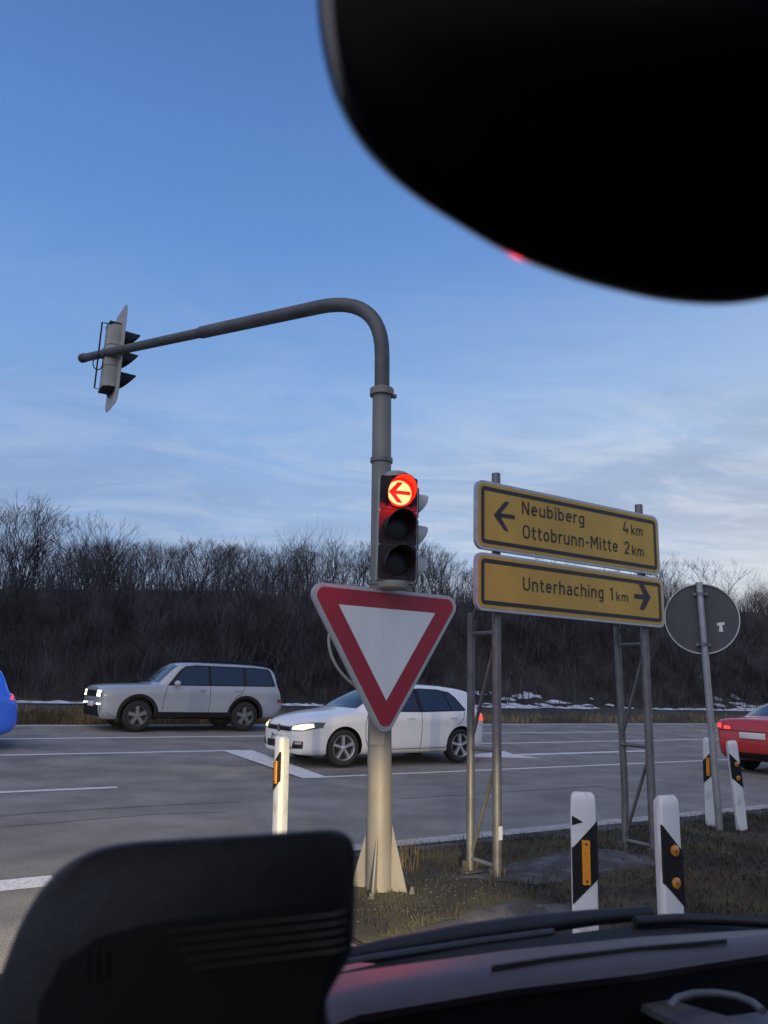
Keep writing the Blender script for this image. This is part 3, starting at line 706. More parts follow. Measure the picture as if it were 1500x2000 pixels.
direction_sign('upper yellow direction sign reading Neubiberg 4 km and Ottobrunn-Mitte 2 km with left arrow', sL, sR, zm1, zt,
    [('Neubiberg', (1018.5, 1003.5), (1141, 1025.5), 978.5), ('4', (1215.5, 1040.3), (1227.5, 1042.5), 1017), ('km', (1232, 1044), (1255, 1048), 1024.5),
     ('Ottobrunn-Mitte', (1020, 1051), (1206.5, 1079), 1024.5), ('2', (1219, 1081.5), (1229.5, 1083), 1056.5), ('km', (1234, 1084), (1257, 1087.5), 1064.5)],
    [(963.5, 1005.5), (985.5, 979.5), (994.5, 981.5), (977, 1002.5), (1004.5, 1006.5), (1004.5, 1014.5), (977, 1010), (993, 1038.5), (985, 1036.5)])
direction_sign('lower yellow direction sign reading Unterhaching 1 km with right arrow', sL, sR+.03, zb, zm0-.012,
    [('Unterhaching', (1020.5, 1153), (1178.5, 1170), 1126.5), ('1', (1191, 1172), (1197, 1172.8), 1147), ('km', (1203, 1173.5), (1226.5, 1176), 1155)],
    [(1270, 1166.5), (1254.5, 1139.5), (1246, 1138.5), (1256, 1161.5), (1238, 1160), (1238, 1168.5), (1256, 1170.5), (1248.5, 1190), (1257, 1191.5)])
def truss(label, s, dt):
    root = thing('sign_post_frame', label, 'sign post', W(s, 4.90, .03), ANG, 'lattice posts of the direction signs')
    h = 3.26; b = .33
    mb = MB(); mb.tube([(0, 0, 0), (0, 0, h)], .038, 14); mb.build('front_post', GALV, root, 40)
    mb = MB(); mb.tube([(0, b, 0), (dt*.3, b, .5), (0, b, 2.08)], .033, 12); mb.build('back_post', GALV, root, 40)
    mb = MB()
    for z in (.10, .96, 1.90): mb.tube([(0, 0, z), (0, b, z)], .018, 8)
    for (y0, z0), (y1, z1) in (((b, .10), (0, .9)), ((b, .99), (0, 1.86)), ((b, 1.98), (.02, 2.60))): mb.tube([(0, y0, z0), (0, y1, z1)], .016, 8)
    mb.build('brace', GALV, root, 40)
    mb = MB()
    for y in (0, b):
        mb.prism(rounded(rect(-.09, y-.07, .09, y+.07), .015), -.02, .015, lambda u, v, d: Vector((u, v, d)))
        for x in (-.055, .055): mb.box((x, y, .045), (.02, .05, .08))
    mb.build('foot_plate', mat('rusty_foot', (.10, .085, .075), .8, .3, var=.3), root)
    mb = MB(); mb.prism(rect(-.02, .30, .02, .40), -.0405, -.039, front); mb.build('sticker', SIGNWHITE, root, 0)
truss('grey lattice post frame under the left end of the yellow direction signs', 4.235, 0.0)
truss('grey lattice post frame with a bent back tube under the right end of the signs', 6.08, .10)

# ------------------------------------------------------------------ round sign from behind
def round_sign():
    root = thing('road_sign', 'round grey back of a road sign on a tall thin steel pole', 'sign', W(7.92, 5.50, .02), R_(-20))
    mb = MB(); mb.tube([(0, 0, 0), (-.055, 0, 2.70)], .038, 16); mb.lathe([(.041, 0), (.041, .03), (.02, .035)], 16, Matrix.Translation((-.055, 0, 2.70))); mb.build('pole', mat('bright_steel', (.34, .34, .34), .42, .6, var=.2, scale=6), root, 40)
    zc = 2.315; n = 48; M = Matrix.Translation((-.05, .055, zc)) @ Matrix.Rotation(R_(90), 4, 'X')
    mb = MB(); mb.lathe([(.398, -.006), (.398, .006)], n, M); mb.build('disc', BACKGREY, root, 40)
    mb = MB(); mb.lathe([(.395, -.012), (.408, -.012), (.408, .022), (.395, .022)], n, M, close=True); mb.build('rim', ALU, root, 40)
    mb = MB()
    for z in (zc-.30, zc+.28): mb.lathe([(.040, -.018), (.048, -.018), (.048, .018), (.040, .018)], 18, Matrix.Translation((-.05+.002, 0, z))); mb.box((-.05, .035, z), (.16, .03, .035))
    mb.build('clamp', GALV, root)
    mb = MB(); mb.add([front(u, v, .046) for u, v in ((.11, zc-.05), (.19, zc-.04), (.19, zc-.07), (.165, zc-.075), (.17, zc-.15), (.125, zc-.15), (.135, zc-.085), (.11, zc-.08))], [(0, 1, 2, 3, 6, 7), (3, 4, 5, 6)]); mb.build('sticker', SIGNWHITE, root, 0)
round_sign()

# ------------------------------------------------------------------ delineator posts
SEC = rounded([(-.062, 0), (.062, 0), (.060, .035), (.022, .095), (-.022, .095), (-.060, .035)], .012, 3)
def delineator(label, loc, rz, tilt, slope, reflect, rm=ORANGE, notch=False, wrap=False, group='white delineator posts'):
    root = thing('delineator_post', label, 'delineator', loc, rz, group); root.rotation_euler = (tilt[0], tilt[1], rz)
    def loop(zf, k=1.0): return [Vector((x*k, (y-.045)*k+.045, zf(x, y))) for x, y in SEC]
    mb = MB()
    mb.loft([loop(lambda x, y: 0), loop(lambda x, y: .915), loop(lambda x, y: .955-.25*abs(y-.02), .985), loop(lambda x, y: .980-.25*abs(y-.02), .93), loop(lambda x, y: .996-.25*abs(y-.02), .72)])
    mb.build('post_body', WHITE, root, 45)
    mb = MB()
    if wrap: mb.loft([loop(lambda x, y: .545+slope*x*.9, 1.025), loop(lambda x, y: .80+slope*x*1.0, 1.025)])
    else: mb.prism([(-.0625, .545-slope*.056), (.0625, .545+slope*.056), (.0625, .80+slope*.0625), (-.0625, .80-slope*.0625)], -.0025, .012, front)
    b = mb.build('black_band', BLACKP, root, 40)
    if reflect == 'bar':
        mb = MB(); mb.prism(rounded(rect(-.018, .575, .020, .775), .004), -.013, -.001, front); mb.build('reflector', ORANGE, root)
        mb = MB()
        for z in (.592, .758): mb.lathe([(.005, .0), (.005, .004)], 8, Matrix.Translation((.001, -.0135, z)) @ Matrix.Rotation(math.pi/2, 4, 'X'))
        mb.build('screw', BLACKP, root)
    elif reflect == 'round':
        for z in (.60, .745):
            mb = MB(); mb.lathe([(.026, 0), (.026, .008), (.018, .012)], 24, Matrix.Translation((.008, -.001, z)) @ Matrix.Rotation(math.pi/2, 4, 'X')); r = mb.build('reflector', mat('amber_disc', (.50, .20, .03), .3, var=.35, scale=60, coat=.5) , root)
            mb = MB(); mb.lathe([(.004, 0), (.004, .003)], 8, Matrix.Translation((.008, -.0125, z)) @ Matrix.Rotation(math.pi/2, 4, 'X')); mb.build('screw', BLACKP, r)
    if notch:
        mb = MB(); mb.prism([(-.0625, .885), (-.018, .862), (-.010, .856), (-.0625, .842)], -.002, .003, front); mb.build('black_notch', BLACKP, root, 0)
    return root
FACE = lambda p: math.atan2(p.x, -p.y)*0
p = W(2.99, 2.82); delineator('near white delineator post with a long orange bar reflector on its black band', p, R_(4), (0, R_(.3)), 1.0, 'bar', notch=True)
p = W(3.32, 2.57); delineator('near white delineator post with two round amber reflectors, right of the bar reflector post', p, R_(26), (0, R_(.4)), -1.0, 'round')
p = W(3.22, 6.78); delineator('delineator post left of the mast, lit bright yellow at its foot', p, R_(-62), (R_(3), R_(3.5)), 1.0, 'bar').scale = (1.2, 1.2, 1.0)
p = W(8.10, 5.74); delineator('delineator post hidden behind the round sign pole', p, R_(-50), (0, R_(1.5)), 1.0, 'bar')
p = W(8.10, 5.33); delineator('white delineator post leaning left beside the round sign pole', p, R_(16), (R_(2), R_(-5.5)), -1.0, 'round')

# ------------------------------------------------------------------ cars
TYRE = mat('tyre_rubber', (.018, .018, .019), .85, var=.2, scale=20)
RIMM = mat('alloy_rim', (.55, .55, .56), .35, .8, var=.08)
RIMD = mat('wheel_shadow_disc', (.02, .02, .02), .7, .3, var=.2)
GLASS = mat('car_glass', (.018, .022, .028), .06, var=.05, spec=.9)
TRIM = mat('car_black_trim', (.012, .012, .013), .5, var=.1, spec=.25)
CHROME = mat('chrome', (.5, .5, .52), .2, .95, var=.05)
PLATE = mat('number_plate', (.62, .62, .60), .5, var=.05)
LAMPGLASS = mat('headlight_glass', (.10, .10, .095), .15, .4, var=.3, scale=25, coat=.8)
def car(spec, label, loc, rz, paint):
    root = thing(spec['name'], label, 'car', loc, rz)
    L = spec['L']; f = {k: smooth_interp(spec[k]) for k in ('zt', 'zb', 'w', 'zs', 'wt')}
    xs = sorted(set([0, .008, .02, .04, .07, .1, .14, .19, .25, .32, .4]+[.5+.1*i for i in range(int((L-.9)/.1))]+[L-d for d in (.4, .33, .27, .21, .16, .12, .085, .055, .03, .012, 0)]+[x for x, _ in spec['zt']]))
    crease = spec.get('crease', .80)
    def section(x):
        zt, zb, w, zs, wt = (f[k](x) for k in ('zt', 'zb', 'w', 'zs', 'wt'))
        zs = min(zs, zt-.02); h = zs-zb; wt = min(wt, w*.98); cr = spec['crown']; zr = zt-min(cr, (zt-zs)*.6)
        P = [(0, zb), (w*.55, zb), (w*.88, zb+.004), (w*.955, zb+.05*min(1, h/.3)), (w*.978, zb+h*.22), (w*.986, zb+h*.48), (w*.990, zb+h*.70), (w*1.0, zb+h*.78), (w*.996, zb+h*.86), (w*.975, zs), (w*.955, zs+(zr-zs)*.07)]
        for q in (.3, .55, .8, .96): P.append((w*.955+(wt-w*.955)*q, zs+(zr-zs)*(.07+.93*q)))
        for q in (.03, .09, .2, .4, .7, 1.0): P.append((wt*(1-q), zr+(zt-zr)*(1-(1-q)**2.6)))
        return P
    loops = []
    for x in xs:
        P = section(x); loops.append([Vector((x, y, z)) for y, z in P]+[Vector((x, -y, z)) for y, z in P[-2:0:-1]])
    mb = MB(); mb.loft(loops); body = mb.build('body', [paint, TRIM], root, 48)
    bm = bmesh.new(); bm.from_mesh(body.data); bvh = BVHTree.FromBMesh(bm); bm.free()
    # wheel arches cut out of the body
    cut = MB(); cut.cm = 0
    for xw in spec['wheels']:
        for sg in (-1, 1):
            cut.lathe([(spec['arch'], 0), (spec['arch'], .8)], 40, Matrix.Translation((xw, sg*(f['w'](xw)-.30) if sg > 0 else -(f['w'](xw)-.30)-.8+.0, spec['rw'] + spec.get('archdz', .01))) @ Matrix.Rotation(R_(-90), 4, 'X'))
    co = cut.build('cutter', [TRIM], None, 32)
    co.parent = root
    md = body.modifiers.new('b', 'BOOLEAN'); md.object = co; md.operation = 'DIFFERENCE'; md.solver = 'EXACT'
    try: md.material_mode = 'TRANSFER'
    except Exception: pass
    bpy.context.view_layer.update(); dg = bpy.context.evaluated_depsgraph_get(); me = bpy.data.meshes.new_from_object(body.evaluated_get(dg))
    body.modifiers.clear(); body.data = me; bpy.data.objects.remove(co); me.set_sharp_from_angle(angle=R_(48))
    def decal(name, poly, plane, m, parent=root, off=.004, sub=3, thick=False):
        """polygon seen along an axis, laid onto the body skin"""
        kind = plane[0]; b = bmesh.new()
        vs = [b.verts.new((u, v, 0)) for u, v in poly]; b.faces.new(vs); bmesh.ops.triangulate(b, faces=b.faces[:])
        for _ in range(sub): bmesh.ops.subdivide_edges(b, edges=[e for e in b.edges if e.calc_length() > .05], cuts=1, use_grid_fill=True)
        bmesh.ops.triangulate(b, faces=[q for q in b.faces if len(q.verts) > 3])
        for v in b.verts:
            u, w = v.co.x, v.co.y
            if kind == 'side': o, d = Vector((u, plane[1]*3, w)), Vector((0, -plane[1], 0))
            elif kind == 'front': o, d = Vector((-3, u, w)), Vector((1, 0, 0))
            elif kind == 'rear': o, d = Vector((L+3, u, w)), Vector((-1, 0, 0))
            elif kind == 'top': o, d = Vector((u, w, 4)), Vector((0, 0, -1))
            hit, nrm, _, _ = bvh.ray_cast(o, d)
            if hit is None: hit, nrm, _, _ = bvh.find_nearest(o+d*3)
            if nrm.dot(d) > 0: nrm = -nrm
            v.co = hit+nrm*off
        me = bpy.data.meshes.new(name); b.to_mesh(me); b.free(); me.materials.append(m)
        me.polygons.foreach_set('use_smooth', [True]*len(me.polygons))
        bm = bmesh.new(); bm.from_mesh(me); bmesh.ops.recalc_face_normals(bm, faces=bm.faces[:]); bm.to_mesh(me); bm.free()
        o = bpy.data.objects.new(name, me); COL.objects.link(o); o.parent = parent; return o
    def stripe(pts, w, plane, m, name='door_gap', off=.003):
        out = []; back = []
        for i, p in enumerate(pts):
            p = Vector(p); d = (Vector(pts[min(i+1, len(pts)-1)])-Vector(pts[max(i-1, 0)])).normalized(); nrm = Vector((-d.y, d.x))*w/2; out.append(tuple(p+nrm)); back.append(tuple(p-nrm))
        return decal(name, out+back[::-1], plane, m, off=off, sub=4)
    # wheels
    for xw in spec['wheels']:
        for sg in (-1, 1):
            rw, ww = spec['rw'], .215; yo = sg*(f['w'](xw)-.03)
            M = Matrix.Translation((xw, yo, rw)) @ Matrix.Rotation(R_(90) if sg < 0 else R_(-90), 4, 'X')
            rr = rw*spec.get('rimk', .70); mb = MB()
            mb.lathe([(rr, -ww), (rw*.93, -ww), (rw, -ww*.85), (rw, -ww*.15), (rw*.97, -.012), (rw*.90, .004), (rr+.02, .0), (rr, -.012)], 40, M, close=True)
            wo = mb.build('wheel', TYRE, root, 40)
            mb = MB(); mb.lathe([(rr, -.012), (rr*.97, -.002), (rr*.92, -.015), (rr*.90, -.10), (rr*.995, -.10)], 40, M, close=True)
            ns = spec.get('spokes', 5)
            for k in range(ns):
                a = 2*math.pi*k/ns+.35; ca, sa = math.cos(a), math.sin(a)
                def P(r, w, z): return M @ Vector((r*ca-w*sa, r*sa+w*ca, z))
                w0, w1 = rr*.13*spec.get('spk', 1), rr*.16*spec.get('spk', 1)
                mb.loft([[P(rr*.12, -w0, -.055), P(rr*.12, w0, -.055), P(rr*.12, w0*.6, -.012), P(rr*.12, -w0*.6, -.012)], [P(rr*.95, -w1, -.06), P(rr*.95, w1, -.06), P(rr*.95, w1*.62, -.012), P(rr*.95, -w1*.62, -.012)]])
            mb.lathe([(rr*.20, -.06), (rr*.20, -.016), (rr*.14, -.008), (.01, -.006)], 20, M)
            mb.build('rim', RIMM if not spec.get('darkrim') else mat('dark_rim', (.22, .22, .23), .4, .7), wo, 40)
            mb = MB(); mb.lathe([(rr*.93, -.085), (rr*.93, -.075), (.02, -.075)], 24, M); mb.build('wheel_shade_disc', RIMD, wo, 40)  # dark disc stands in for the shade behind the spokes
    for sg in (-1, 1):
        pl = ('side', sg)
        decal('window_surround', spec['dlo'], pl, TRIM, off=.003, sub=4)
        for poly in spec['panes']: decal('window', poly, pl, GLASS, off=.006, sub=4)
        for pts in spec['gaps']: stripe(pts, .011, pl, TRIM)
        for hx, hz in spec['handles']:
            mb = MB(); hy = sg*(f['w'](hx)*.997+.012); mb.box((hx, hy, hz), (.19, .022, .028), bev=.008); o = mb.build('door_handle', spec.get('handle_mat', paint), root, 40)
        if spec.get('clad'):
            for poly in spec['clad']: decal('sill_cladding', poly, pl, TRIM, off=.006, sub=4)
            for xw in spec['wheels']:
                A = [(xw+spec['arch']*1.0*math.cos(R_(a)), spec['rw']+spec.get('archdz', .01)+spec['arch']*math.sin(R_(a))) for a in range(-14, 195, 8)]
                B = [(xw+(spec['arch']+.075)*math.cos(R_(a)), spec['rw']+spec.get('archdz', .01)+(spec['arch']+.075)*math.sin(R_(a))) for a in range(-14, 195, 8)]
                decal('arch_cladding', A+B[::-1], pl, TRIM, off=.010, sub=2)
        mx, mz, my = spec['mirror']; mb = MB(); M = Matrix.Translation((mx, sg*my, mz)) @ Matrix.Diagonal((.075, .125, .075, 1))
        mb.lathe([(math.sin(math.pi*k/8)**.7+.001, -math.cos(math.pi*k/8)) for k in range(9)], 16, M @ Matrix.Rotation(R_(90), 4, 'X')); mo = mb.build('door_mirror', paint, root, 60)
        mb = MB(); mb.box((mx+.02, sg*(my-.10), mz-.05), (.07, .12, .04), bev=.01); mb.build('mirror_foot', TRIM, mo)
    decal('windscreen', spec['screen'], ('front',), GLASS, off=.005, sub=4)
    if 'rear_glass' in spec: decal('rear_window', spec['rear_glass'], ('rear',), GLASS, off=.005, sub=4)
    for nm, poly, plane, m in spec.get('decals', []): decal(nm, poly, plane, m, off=.007, sub=4)
    for nm, poly, plane, m in spec.get('decals2', []): decal(nm, poly, plane, m, off=.012, sub=3)
    return root, f, decal

def mirror_poly(p): return [(-u, v) for u, v in p][::-1]
whitep = mat('white_car_paint', (.66, .66, .66), .35, var=.02, coat=.8)
headon = mat('lit_headlight', (.8, .7, .5), .2, emit=(1, .80, .42), estr=1.7, var=.05)
tailon = mat('lit_tail_light', (.45, .01, .01), .3, emit=(1, .05, .03), estr=1.6, var=.1, scale=20)
tailoff = mat('red_lamp_glass', (.30, .008, .008), .2, var=.1, coat=.6)
fogm = mat('fog_lamp', (.5, .48, .45), .2, .3, var=.2, coat=.5)
hatch = dict(name='hatchback_car', L=4.255, crown=.065, wheels=(.885, 3.52), rw=.318, arch=.362, rimk=.70,
    zt=[(0, .655), (.03, .735), (.10, .79), (.25, .848), (.6, .925), (1.0, .98), (1.14, 1.01), (1.5, 1.20), (1.9, 1.375), (2.2, 1.44), (2.6, 1.468), (3.2, 1.458), (3.7, 1.422), (3.90, 1.395), (3.96, 1.30), (4.05, 1.08), (4.15, .93), (4.20, .84), (4.255, .58)],
    zb=[(0, .40), (.02, .26), (.08, .20), (.4, .185), (3.8, .21), (4.1, .27), (4.22, .36), (4.255, .45)],
    w=[(0, .54), (.02, .64), (.06, .725), (.15, .795), (.35, .852), (.7, .88), (1.3, .895), (3.0, .895), (3.6, .885), (3.95, .84), (4.12, .78), (4.21, .70), (4.255, .60)],
    zs=[(0, .53), (.08, .66), (.3, .76), (.8, .865), (1.1, .90), (2, .925), (3.4, .955), (3.9, .97), (4.1, .93), (4.2, .80), (4.255, .53)],
    wt=[(0, .50), (.08, .60), (.3, .70), (.9, .745), (1.1, .75), (1.5, .665), (1.9, .60), (2.3, .585), (3.5, .565), (3.86, .55), (4.0, .60), (4.15, .66), (4.255, .55)],
    dlo=[(1.36, .945), (1.60, 1.09), (2.02, 1.31), (2.3, 1.365), (2.7, 1.385), (3.1, 1.372), (3.38, 1.328), (3.50, 1.235), (3.65, .99), (3.6, .975), (2.6, .945)],
    panes=[[(1.47, .958), (1.66, 1.09), (2.05, 1.30), (2.3, 1.352), (2.50, 1.366), (2.50, .965)], [(2.60, .97), (2.60, 1.368), (3.0, 1.355), (3.21, 1.335), (3.26, .985)], [(3.30, .985), (3.255, 1.328), (3.37, 1.305), (3.47, 1.21), (3.59, .998)]],
    gaps=[[(2.55, .95), (2.56, .6), (2.53, .27)], [(1.36, .93), (1.30, .75), (1.32, .45), (1.40, .27)], [(3.60, .96), (3.56, .82), (3.42, .70)], [(3.20, .38), (3.13, .29)], [(1.40, .275), (3.13, .29)]],
    handles=((2.30, .835), (3.30, .855)), mirror=(1.60, .985, 1.0),
    screen=[(-.66, .995), (-.30, 1.005), (.30, 1.005), (.66, .995), (.555, 1.33), (.3, 1.375), (-.3, 1.375), (-.555, 1.33)],
    rear_glass=[(-.60, 1.02), (.60, 1.02), (.50, 1.30), (-.50, 1.30)])
LEDW = mat('headlight_white', (.8, .8, .8), .2, emit=(1, .95, .80), estr=5.0, var=.05)
HL = [(.44, .592), (.78, .602), (.862, .665), (.858, .752), (.80, .752), (.60, .715), (.46, .675)]
HB = [(.52, .612), (.77, .622), (.835, .672), (.82, .725), (.68, .708), (.52, .672)]
golf = dict(hatch); golf['decals'] = [('grille', [(-.44, .585), (.44, .585), (.46, .668), (-.46, .668)], ('front',), TRIM), ('lower_grille', [(-.50, .285), (.50, .285), (.46, .41), (-.46, .41)], ('front',), TRIM),
    ('headlight', HL, ('front',), LAMPGLASS), ('headlight', mirror_poly(HL), ('front',), LAMPGLASS),
    ('fog_lamp_surround', [(.52, .30), (.755, .31), (.76, .43), (.60, .43)], ('front',), TRIM), ('fog_lamp_surround', mirror_poly([(.52, .30), (.755, .31), (.76, .43), (.60, .43)]), ('front',), TRIM),
    ('tail_light', [(3.99, .80), (4.20, .79), (4.20, .96), (4.10, 1.0), (4.03, .97)], ('side', -1), tailon), ('tail_light', [(3.99, .80), (4.20, .79), (4.20, .96), (4.10, 1.0), (4.03, .97)], ('side', 1), tailon)]
golf['decals2'] = [('headlight_bulb', HB, ('front',), headon), ('headlight_bulb', mirror_poly(HB), ('front',), headon), ('fog_lamp', [(.62, .375), (.745, .38), (.745, .418), (.64, .418)], ('front',), fogm), ('fog_lamp', mirror_poly([(.62, .375), (.745, .38), (.745, .418), (.64, .418)]), ('front',), fogm),
    ('grille_bar', [(-.44, .655), (.44, .655), (.445, .664), (-.445, .664)], ('front',), CHROME)]
gs, gt = gnd(672, 1501)
golf_root, gf, gdecal = car(golf, 'white five-door hatchback waiting with its headlights on behind the yield sign', W(gs-.885, gt+.88, gz(gt+.88)+.0), ANG, whitep)
def golf_extra():
    root = golf_root
    mb = MB(); mb.box((-.012, 0, .475), (.02, .53, .115), bev=.004); pl = mb.build('number_plate', PLATE, root)
    mb = MB(); mb.box((-.0235, .245, .475), (.003, .04, .11)); mb.build('plate_strip', mat('plate_blue', (.02, .05, .35), .5), pl)
    t = text_part('plate_text', 'M.SO 64', SIGNBLK, pl, -.21, .22, .440, .076, 0)
    t.rotation_euler = (0, 0, R_(-90)); t.location = (-.0245, 0.0, 0)
    M = Matrix.Translation((.0, 0, .625)) @ Matrix.Rotation(R_(-90), 4, 'Y')
    mb = MB(); mb.lathe([(.052, 0), (.062, 0), (.062, .014), (.052, .014)], 24, M, close=True); e = mb.build('emblem', mat('emblem_dark', (.05, .055, .065), .3, .8), root, 40)
    mb = MB(); mb.lathe([(.052, 0), (.052, .004), (.01, .005)], 24, M); mb.build('emblem_disc', TRIM, e, 40)
    mb = MB()
    for a, b in (((-.030, .040), (0, .004)), ((0, .004), (.030, .040)), ((-.046, .014), (-.022, -.040)), ((-.022, -.040), (0, -.004)), ((0, -.004), (.022, -.040)), ((.022, -.040), (.046, .014))):
        mb.tube([(-.012, a[0], .625+a[1]), (-.012, b[0], .625+b[1])], .004, 6)
    mb.build('emblem_letters', mat('emblem_silver', (.45, .46, .48), .3, .9), e)
    lamp('tail_glow', 'POINT', (4.34, -.45, .72), 3.0, (1, .08, .06), root, shadow_soft_size=.06)
    h = lamp('headlight_beam', 'SPOT', (-.10, -.66, .66), 30, (1, .82, .5), root, spot_size=R_(70), spot_blend=.5, shadow_soft_size=.06); h.rotation_euler = (R_(82), 0, R_(90))
golf_extra()

suv = dict(name='suv_car', L=4.83, crown=.06, wheels=(.93, 3.745), rw=.365, arch=.43, rimk=.66, archdz=.02, spokes=5, spk=1.8, darkrim=True,
    zt=[(0, .82), (.02, 1.02), (.06, 1.07), (.3, 1.105), (.8, 1.13), (1.22, 1.15), (1.34, 1.17), (1.7, 1.48), (1.92, 1.655), (2.1, 1.70), (2.6, 1.72), (3.6, 1.715), (4.3, 1.69), (4.50, 1.66), (4.60, 1.56), (4.70, 1.2), (4.78, 1.0), (4.83, .72)],
    zb=[(0, .45), (.03, .34), (.15, .27), (4.5, .30), (4.75, .40), (4.83, .52)],
    w=[(0, .80), (.03, .87), (.1, .905), (.4, .94), (.9, .955), (4.0, .955), (4.5, .94), (4.70, .90), (4.83, .83)],
    zs=[(0, .74), (.04, .96), (.4, 1.02), (1.2, 1.08), (4.3, 1.12), (4.65, 1.10), (4.78, .92), (4.83, .68)],
    wt=[(0, .74), (.1, .80), (1.1, .84), (1.34, .83), (1.9, .73), (4.3, .70), (4.55, .70), (4.7, .78), (4.83, .74)],
    dlo=[(1.62, 1.105), (1.96, 1.50), (2.10, 1.60), (2.4, 1.635), (4.0, 1.625), (4.44, 1.595), (4.50, 1.50), (4.60, 1.15), (4.5, 1.135)],
    panes=[[(1.74, 1.135), (2.03, 1.49), (2.14, 1.575), (2.70, 1.605), (2.70, 1.14)], [(2.78, 1.14), (2.78, 1.605), (3.68, 1.60), (3.68, 1.15)], [(3.75, 1.15), (3.75, 1.60), (4.40, 1.57), (4.45, 1.48), (4.52, 1.165)]],
    gaps=[[(2.74, 1.11), (2.75, .7), (2.72, .46)], [(1.62, 1.10), (1.55, .8), (1.52, .5)], [(3.70, 1.12), (3.62, .95), (3.40, .80)]],
    handles=((2.52, 1.01), (3.50, 1.02)), mirror=(1.82, 1.165, 1.06),
    screen=[(-.74, 1.18), (.74, 1.18), (.66, 1.60), (.3, 1.655), (-.3, 1.655), (-.66, 1.60)], rear_glass=[(-.62, 1.15), (.62, 1.15), (.55, 1.55), (-.55, 1.55)],
    clad=[[(1.30, .29), (3.36, .29), (3.36, .46), (1.30, .46)]])
HH = [(.55, .80), (.88, .80), (.88, .96), (.55, .97)]
suv['decals'] = [('grille', [(-.54, .80), (.54, .80), (.54, .95), (-.54, .95)], ('front',), TRIM), ('lower_grille', [(-.86, .42), (.86, .42), (.86, .60), (-.86, .60)], ('front',), TRIM), ('lamp_housing', HH, ('front',), TRIM), ('lamp_housing', mirror_poly(HH), ('front',), TRIM),
    ('lower_bumper', [(-.90, .33), (.90, .33), (.90, .44), (-.90, .44)], ('front',), TRIM), ('tail_light', [(4.66, .72), (4.80, .72), (4.80, .80), (4.66, .80)], ('side', -1), tailoff), ('tail_light', [(4.66, .72), (4.80, .72), (4.80, .80), (4.66, .80)], ('side', 1), tailoff)]
bl = []
for sgn in (1, -1):
    for k in range(4):
        for z0, z1 in ((.895, .955), (.81, .870)):
            y0 = .57+k*.077; q = [(y0, z0), (y0+.052, z0), (y0+.052, z1), (y0, z1)]; bl.append(('headlight', q if sgn > 0 else mirror_poly(q), ('front',), LEDW))
suv['decals2'] = bl+[('bumper_lamp', [(.62, .62), (.86, .62), (.86, .65), (.62, .65)], ('front',), LEDW), ('bumper_lamp', mirror_poly([(.62, .62), (.86, .62), (.86, .65), (.62, .65)]), ('front',), LEDW)]
ss_, st_ = gnd(270, 1431)
suv_root, sf, sdecal = car(suv, 'boxy white SUV with square lit headlights passing on the far lane', W(ss_-.93, st_+.93, gz(min(21.4, st_+.93))+.0), ANG, mat('silver_white_paint', (.31, .335, .38), .35, var=.03, coat=.8))
def suv_extra():
    suv_root.scale = (.955,)*3
    mb = MB()
    for sg in (-1, 1):
        mb.tube([(2.05, sg*.66, 1.70), (2.15, sg*.66, 1.765), (4.2, sg*.63, 1.75), (4.4, sg*.63, 1.69)], .020, 8)
    mb.build('roof_rail', TRIM, suv_root)
    mb = MB(); mb.box((-.012, 0, .62), (.02, .53, .115), bev=.004); mb.build('number_plate', PLATE, suv_root)
suv_extra()

sedan = dict(name='sedan_car', L=4.63, crown=.09, wheels=(.80, 3.61), rw=.325, arch=.37, rimk=.70,
    zt=[(0, .60), (.03, .68), (.12, .74), (.5, .85), (1.0, .93), (1.25, .97), (1.7, 1.22), (2.1, 1.39), (2.5, 1.43), (3.0, 1.415), (3.4, 1.35), (3.8, 1.19), (4.15, 1.065), (4.45, 1.04), (4.56, 1.0), (4.60, .85), (4.63, .62)],
    zb=[(0, .40), (.03, .26), (.1, .2), (4.2, .22), (4.5, .28), (4.60, .36), (4.63, .45)],
    w=[(0, .60), (.03, .68), (.1, .76), (.35, .85), (.8, .895), (1.4, .905), (3.4, .905), (4.1, .885), (4.4, .84), (4.55, .79), (4.61, .74), (4.63, .68)],
    zs=[(0, .53), (.1, .67), (.4, .78), (1.2, .90), (3.0, .95), (4.0, .985), (4.45, .98), (4.57, .90), (4.63, .58)],
    wt=[(0, .5), (.3, .70), (1.2, .76), (1.7, .66), (2.1, .58), (3.0, .56), (3.5, .57), (3.9, .62), (4.2, .70), (4.5, .70), (4.63, .62)],
    dlo=[(1.5, .95), (2.1, 1.30), (2.5, 1.375), (3.0, 1.355), (3.45, 1.25), (3.75, 1.03), (3.7, .98)],
    panes=[[(1.62, .97), (2.13, 1.28), (2.5, 1.345), (2.5, .975)], [(2.58, .975), (2.58, 1.345), (3.0, 1.33), (3.38, 1.24), (3.5, 1.0)]],
    gaps=[[(2.54, .95), (2.55, .3)], [(1.45, .93), (1.40, .3)], [(3.5, .95), (3.3, .65)]], handles=((2.35, .86), (3.35, .88)), mirror=(1.75, 1.0, 1.0),
    screen=[(-.68, 1.0), (.68, 1.0), (.55, 1.34), (-.55, 1.34)], rear_glass=[(-.62, 1.09), (.62, 1.09), (.56, 1.20), (.50, 1.345), (-.50, 1.345), (-.56, 1.20)])
TLo = [(.44, .80), (.70, .80), (.83, .84), (.84, .93), (.70, .945), (.46, .90)]
sedan['decals'] = [('tail_light', TLo, ('rear',), tailoff), ('tail_light', mirror_poly(TLo), ('rear',), tailoff), ('rear_bumper_trim', [(-.62, .28), (.62, .28), (.58, .40), (-.58, .40)], ('rear',), TRIM)]
Tb = [(.47, .82), (.62, .82), (.62, .885), (.48, .875)]; Tc = [(.68, .83), (.81, .85), (.82, .915), (.68, .925)]
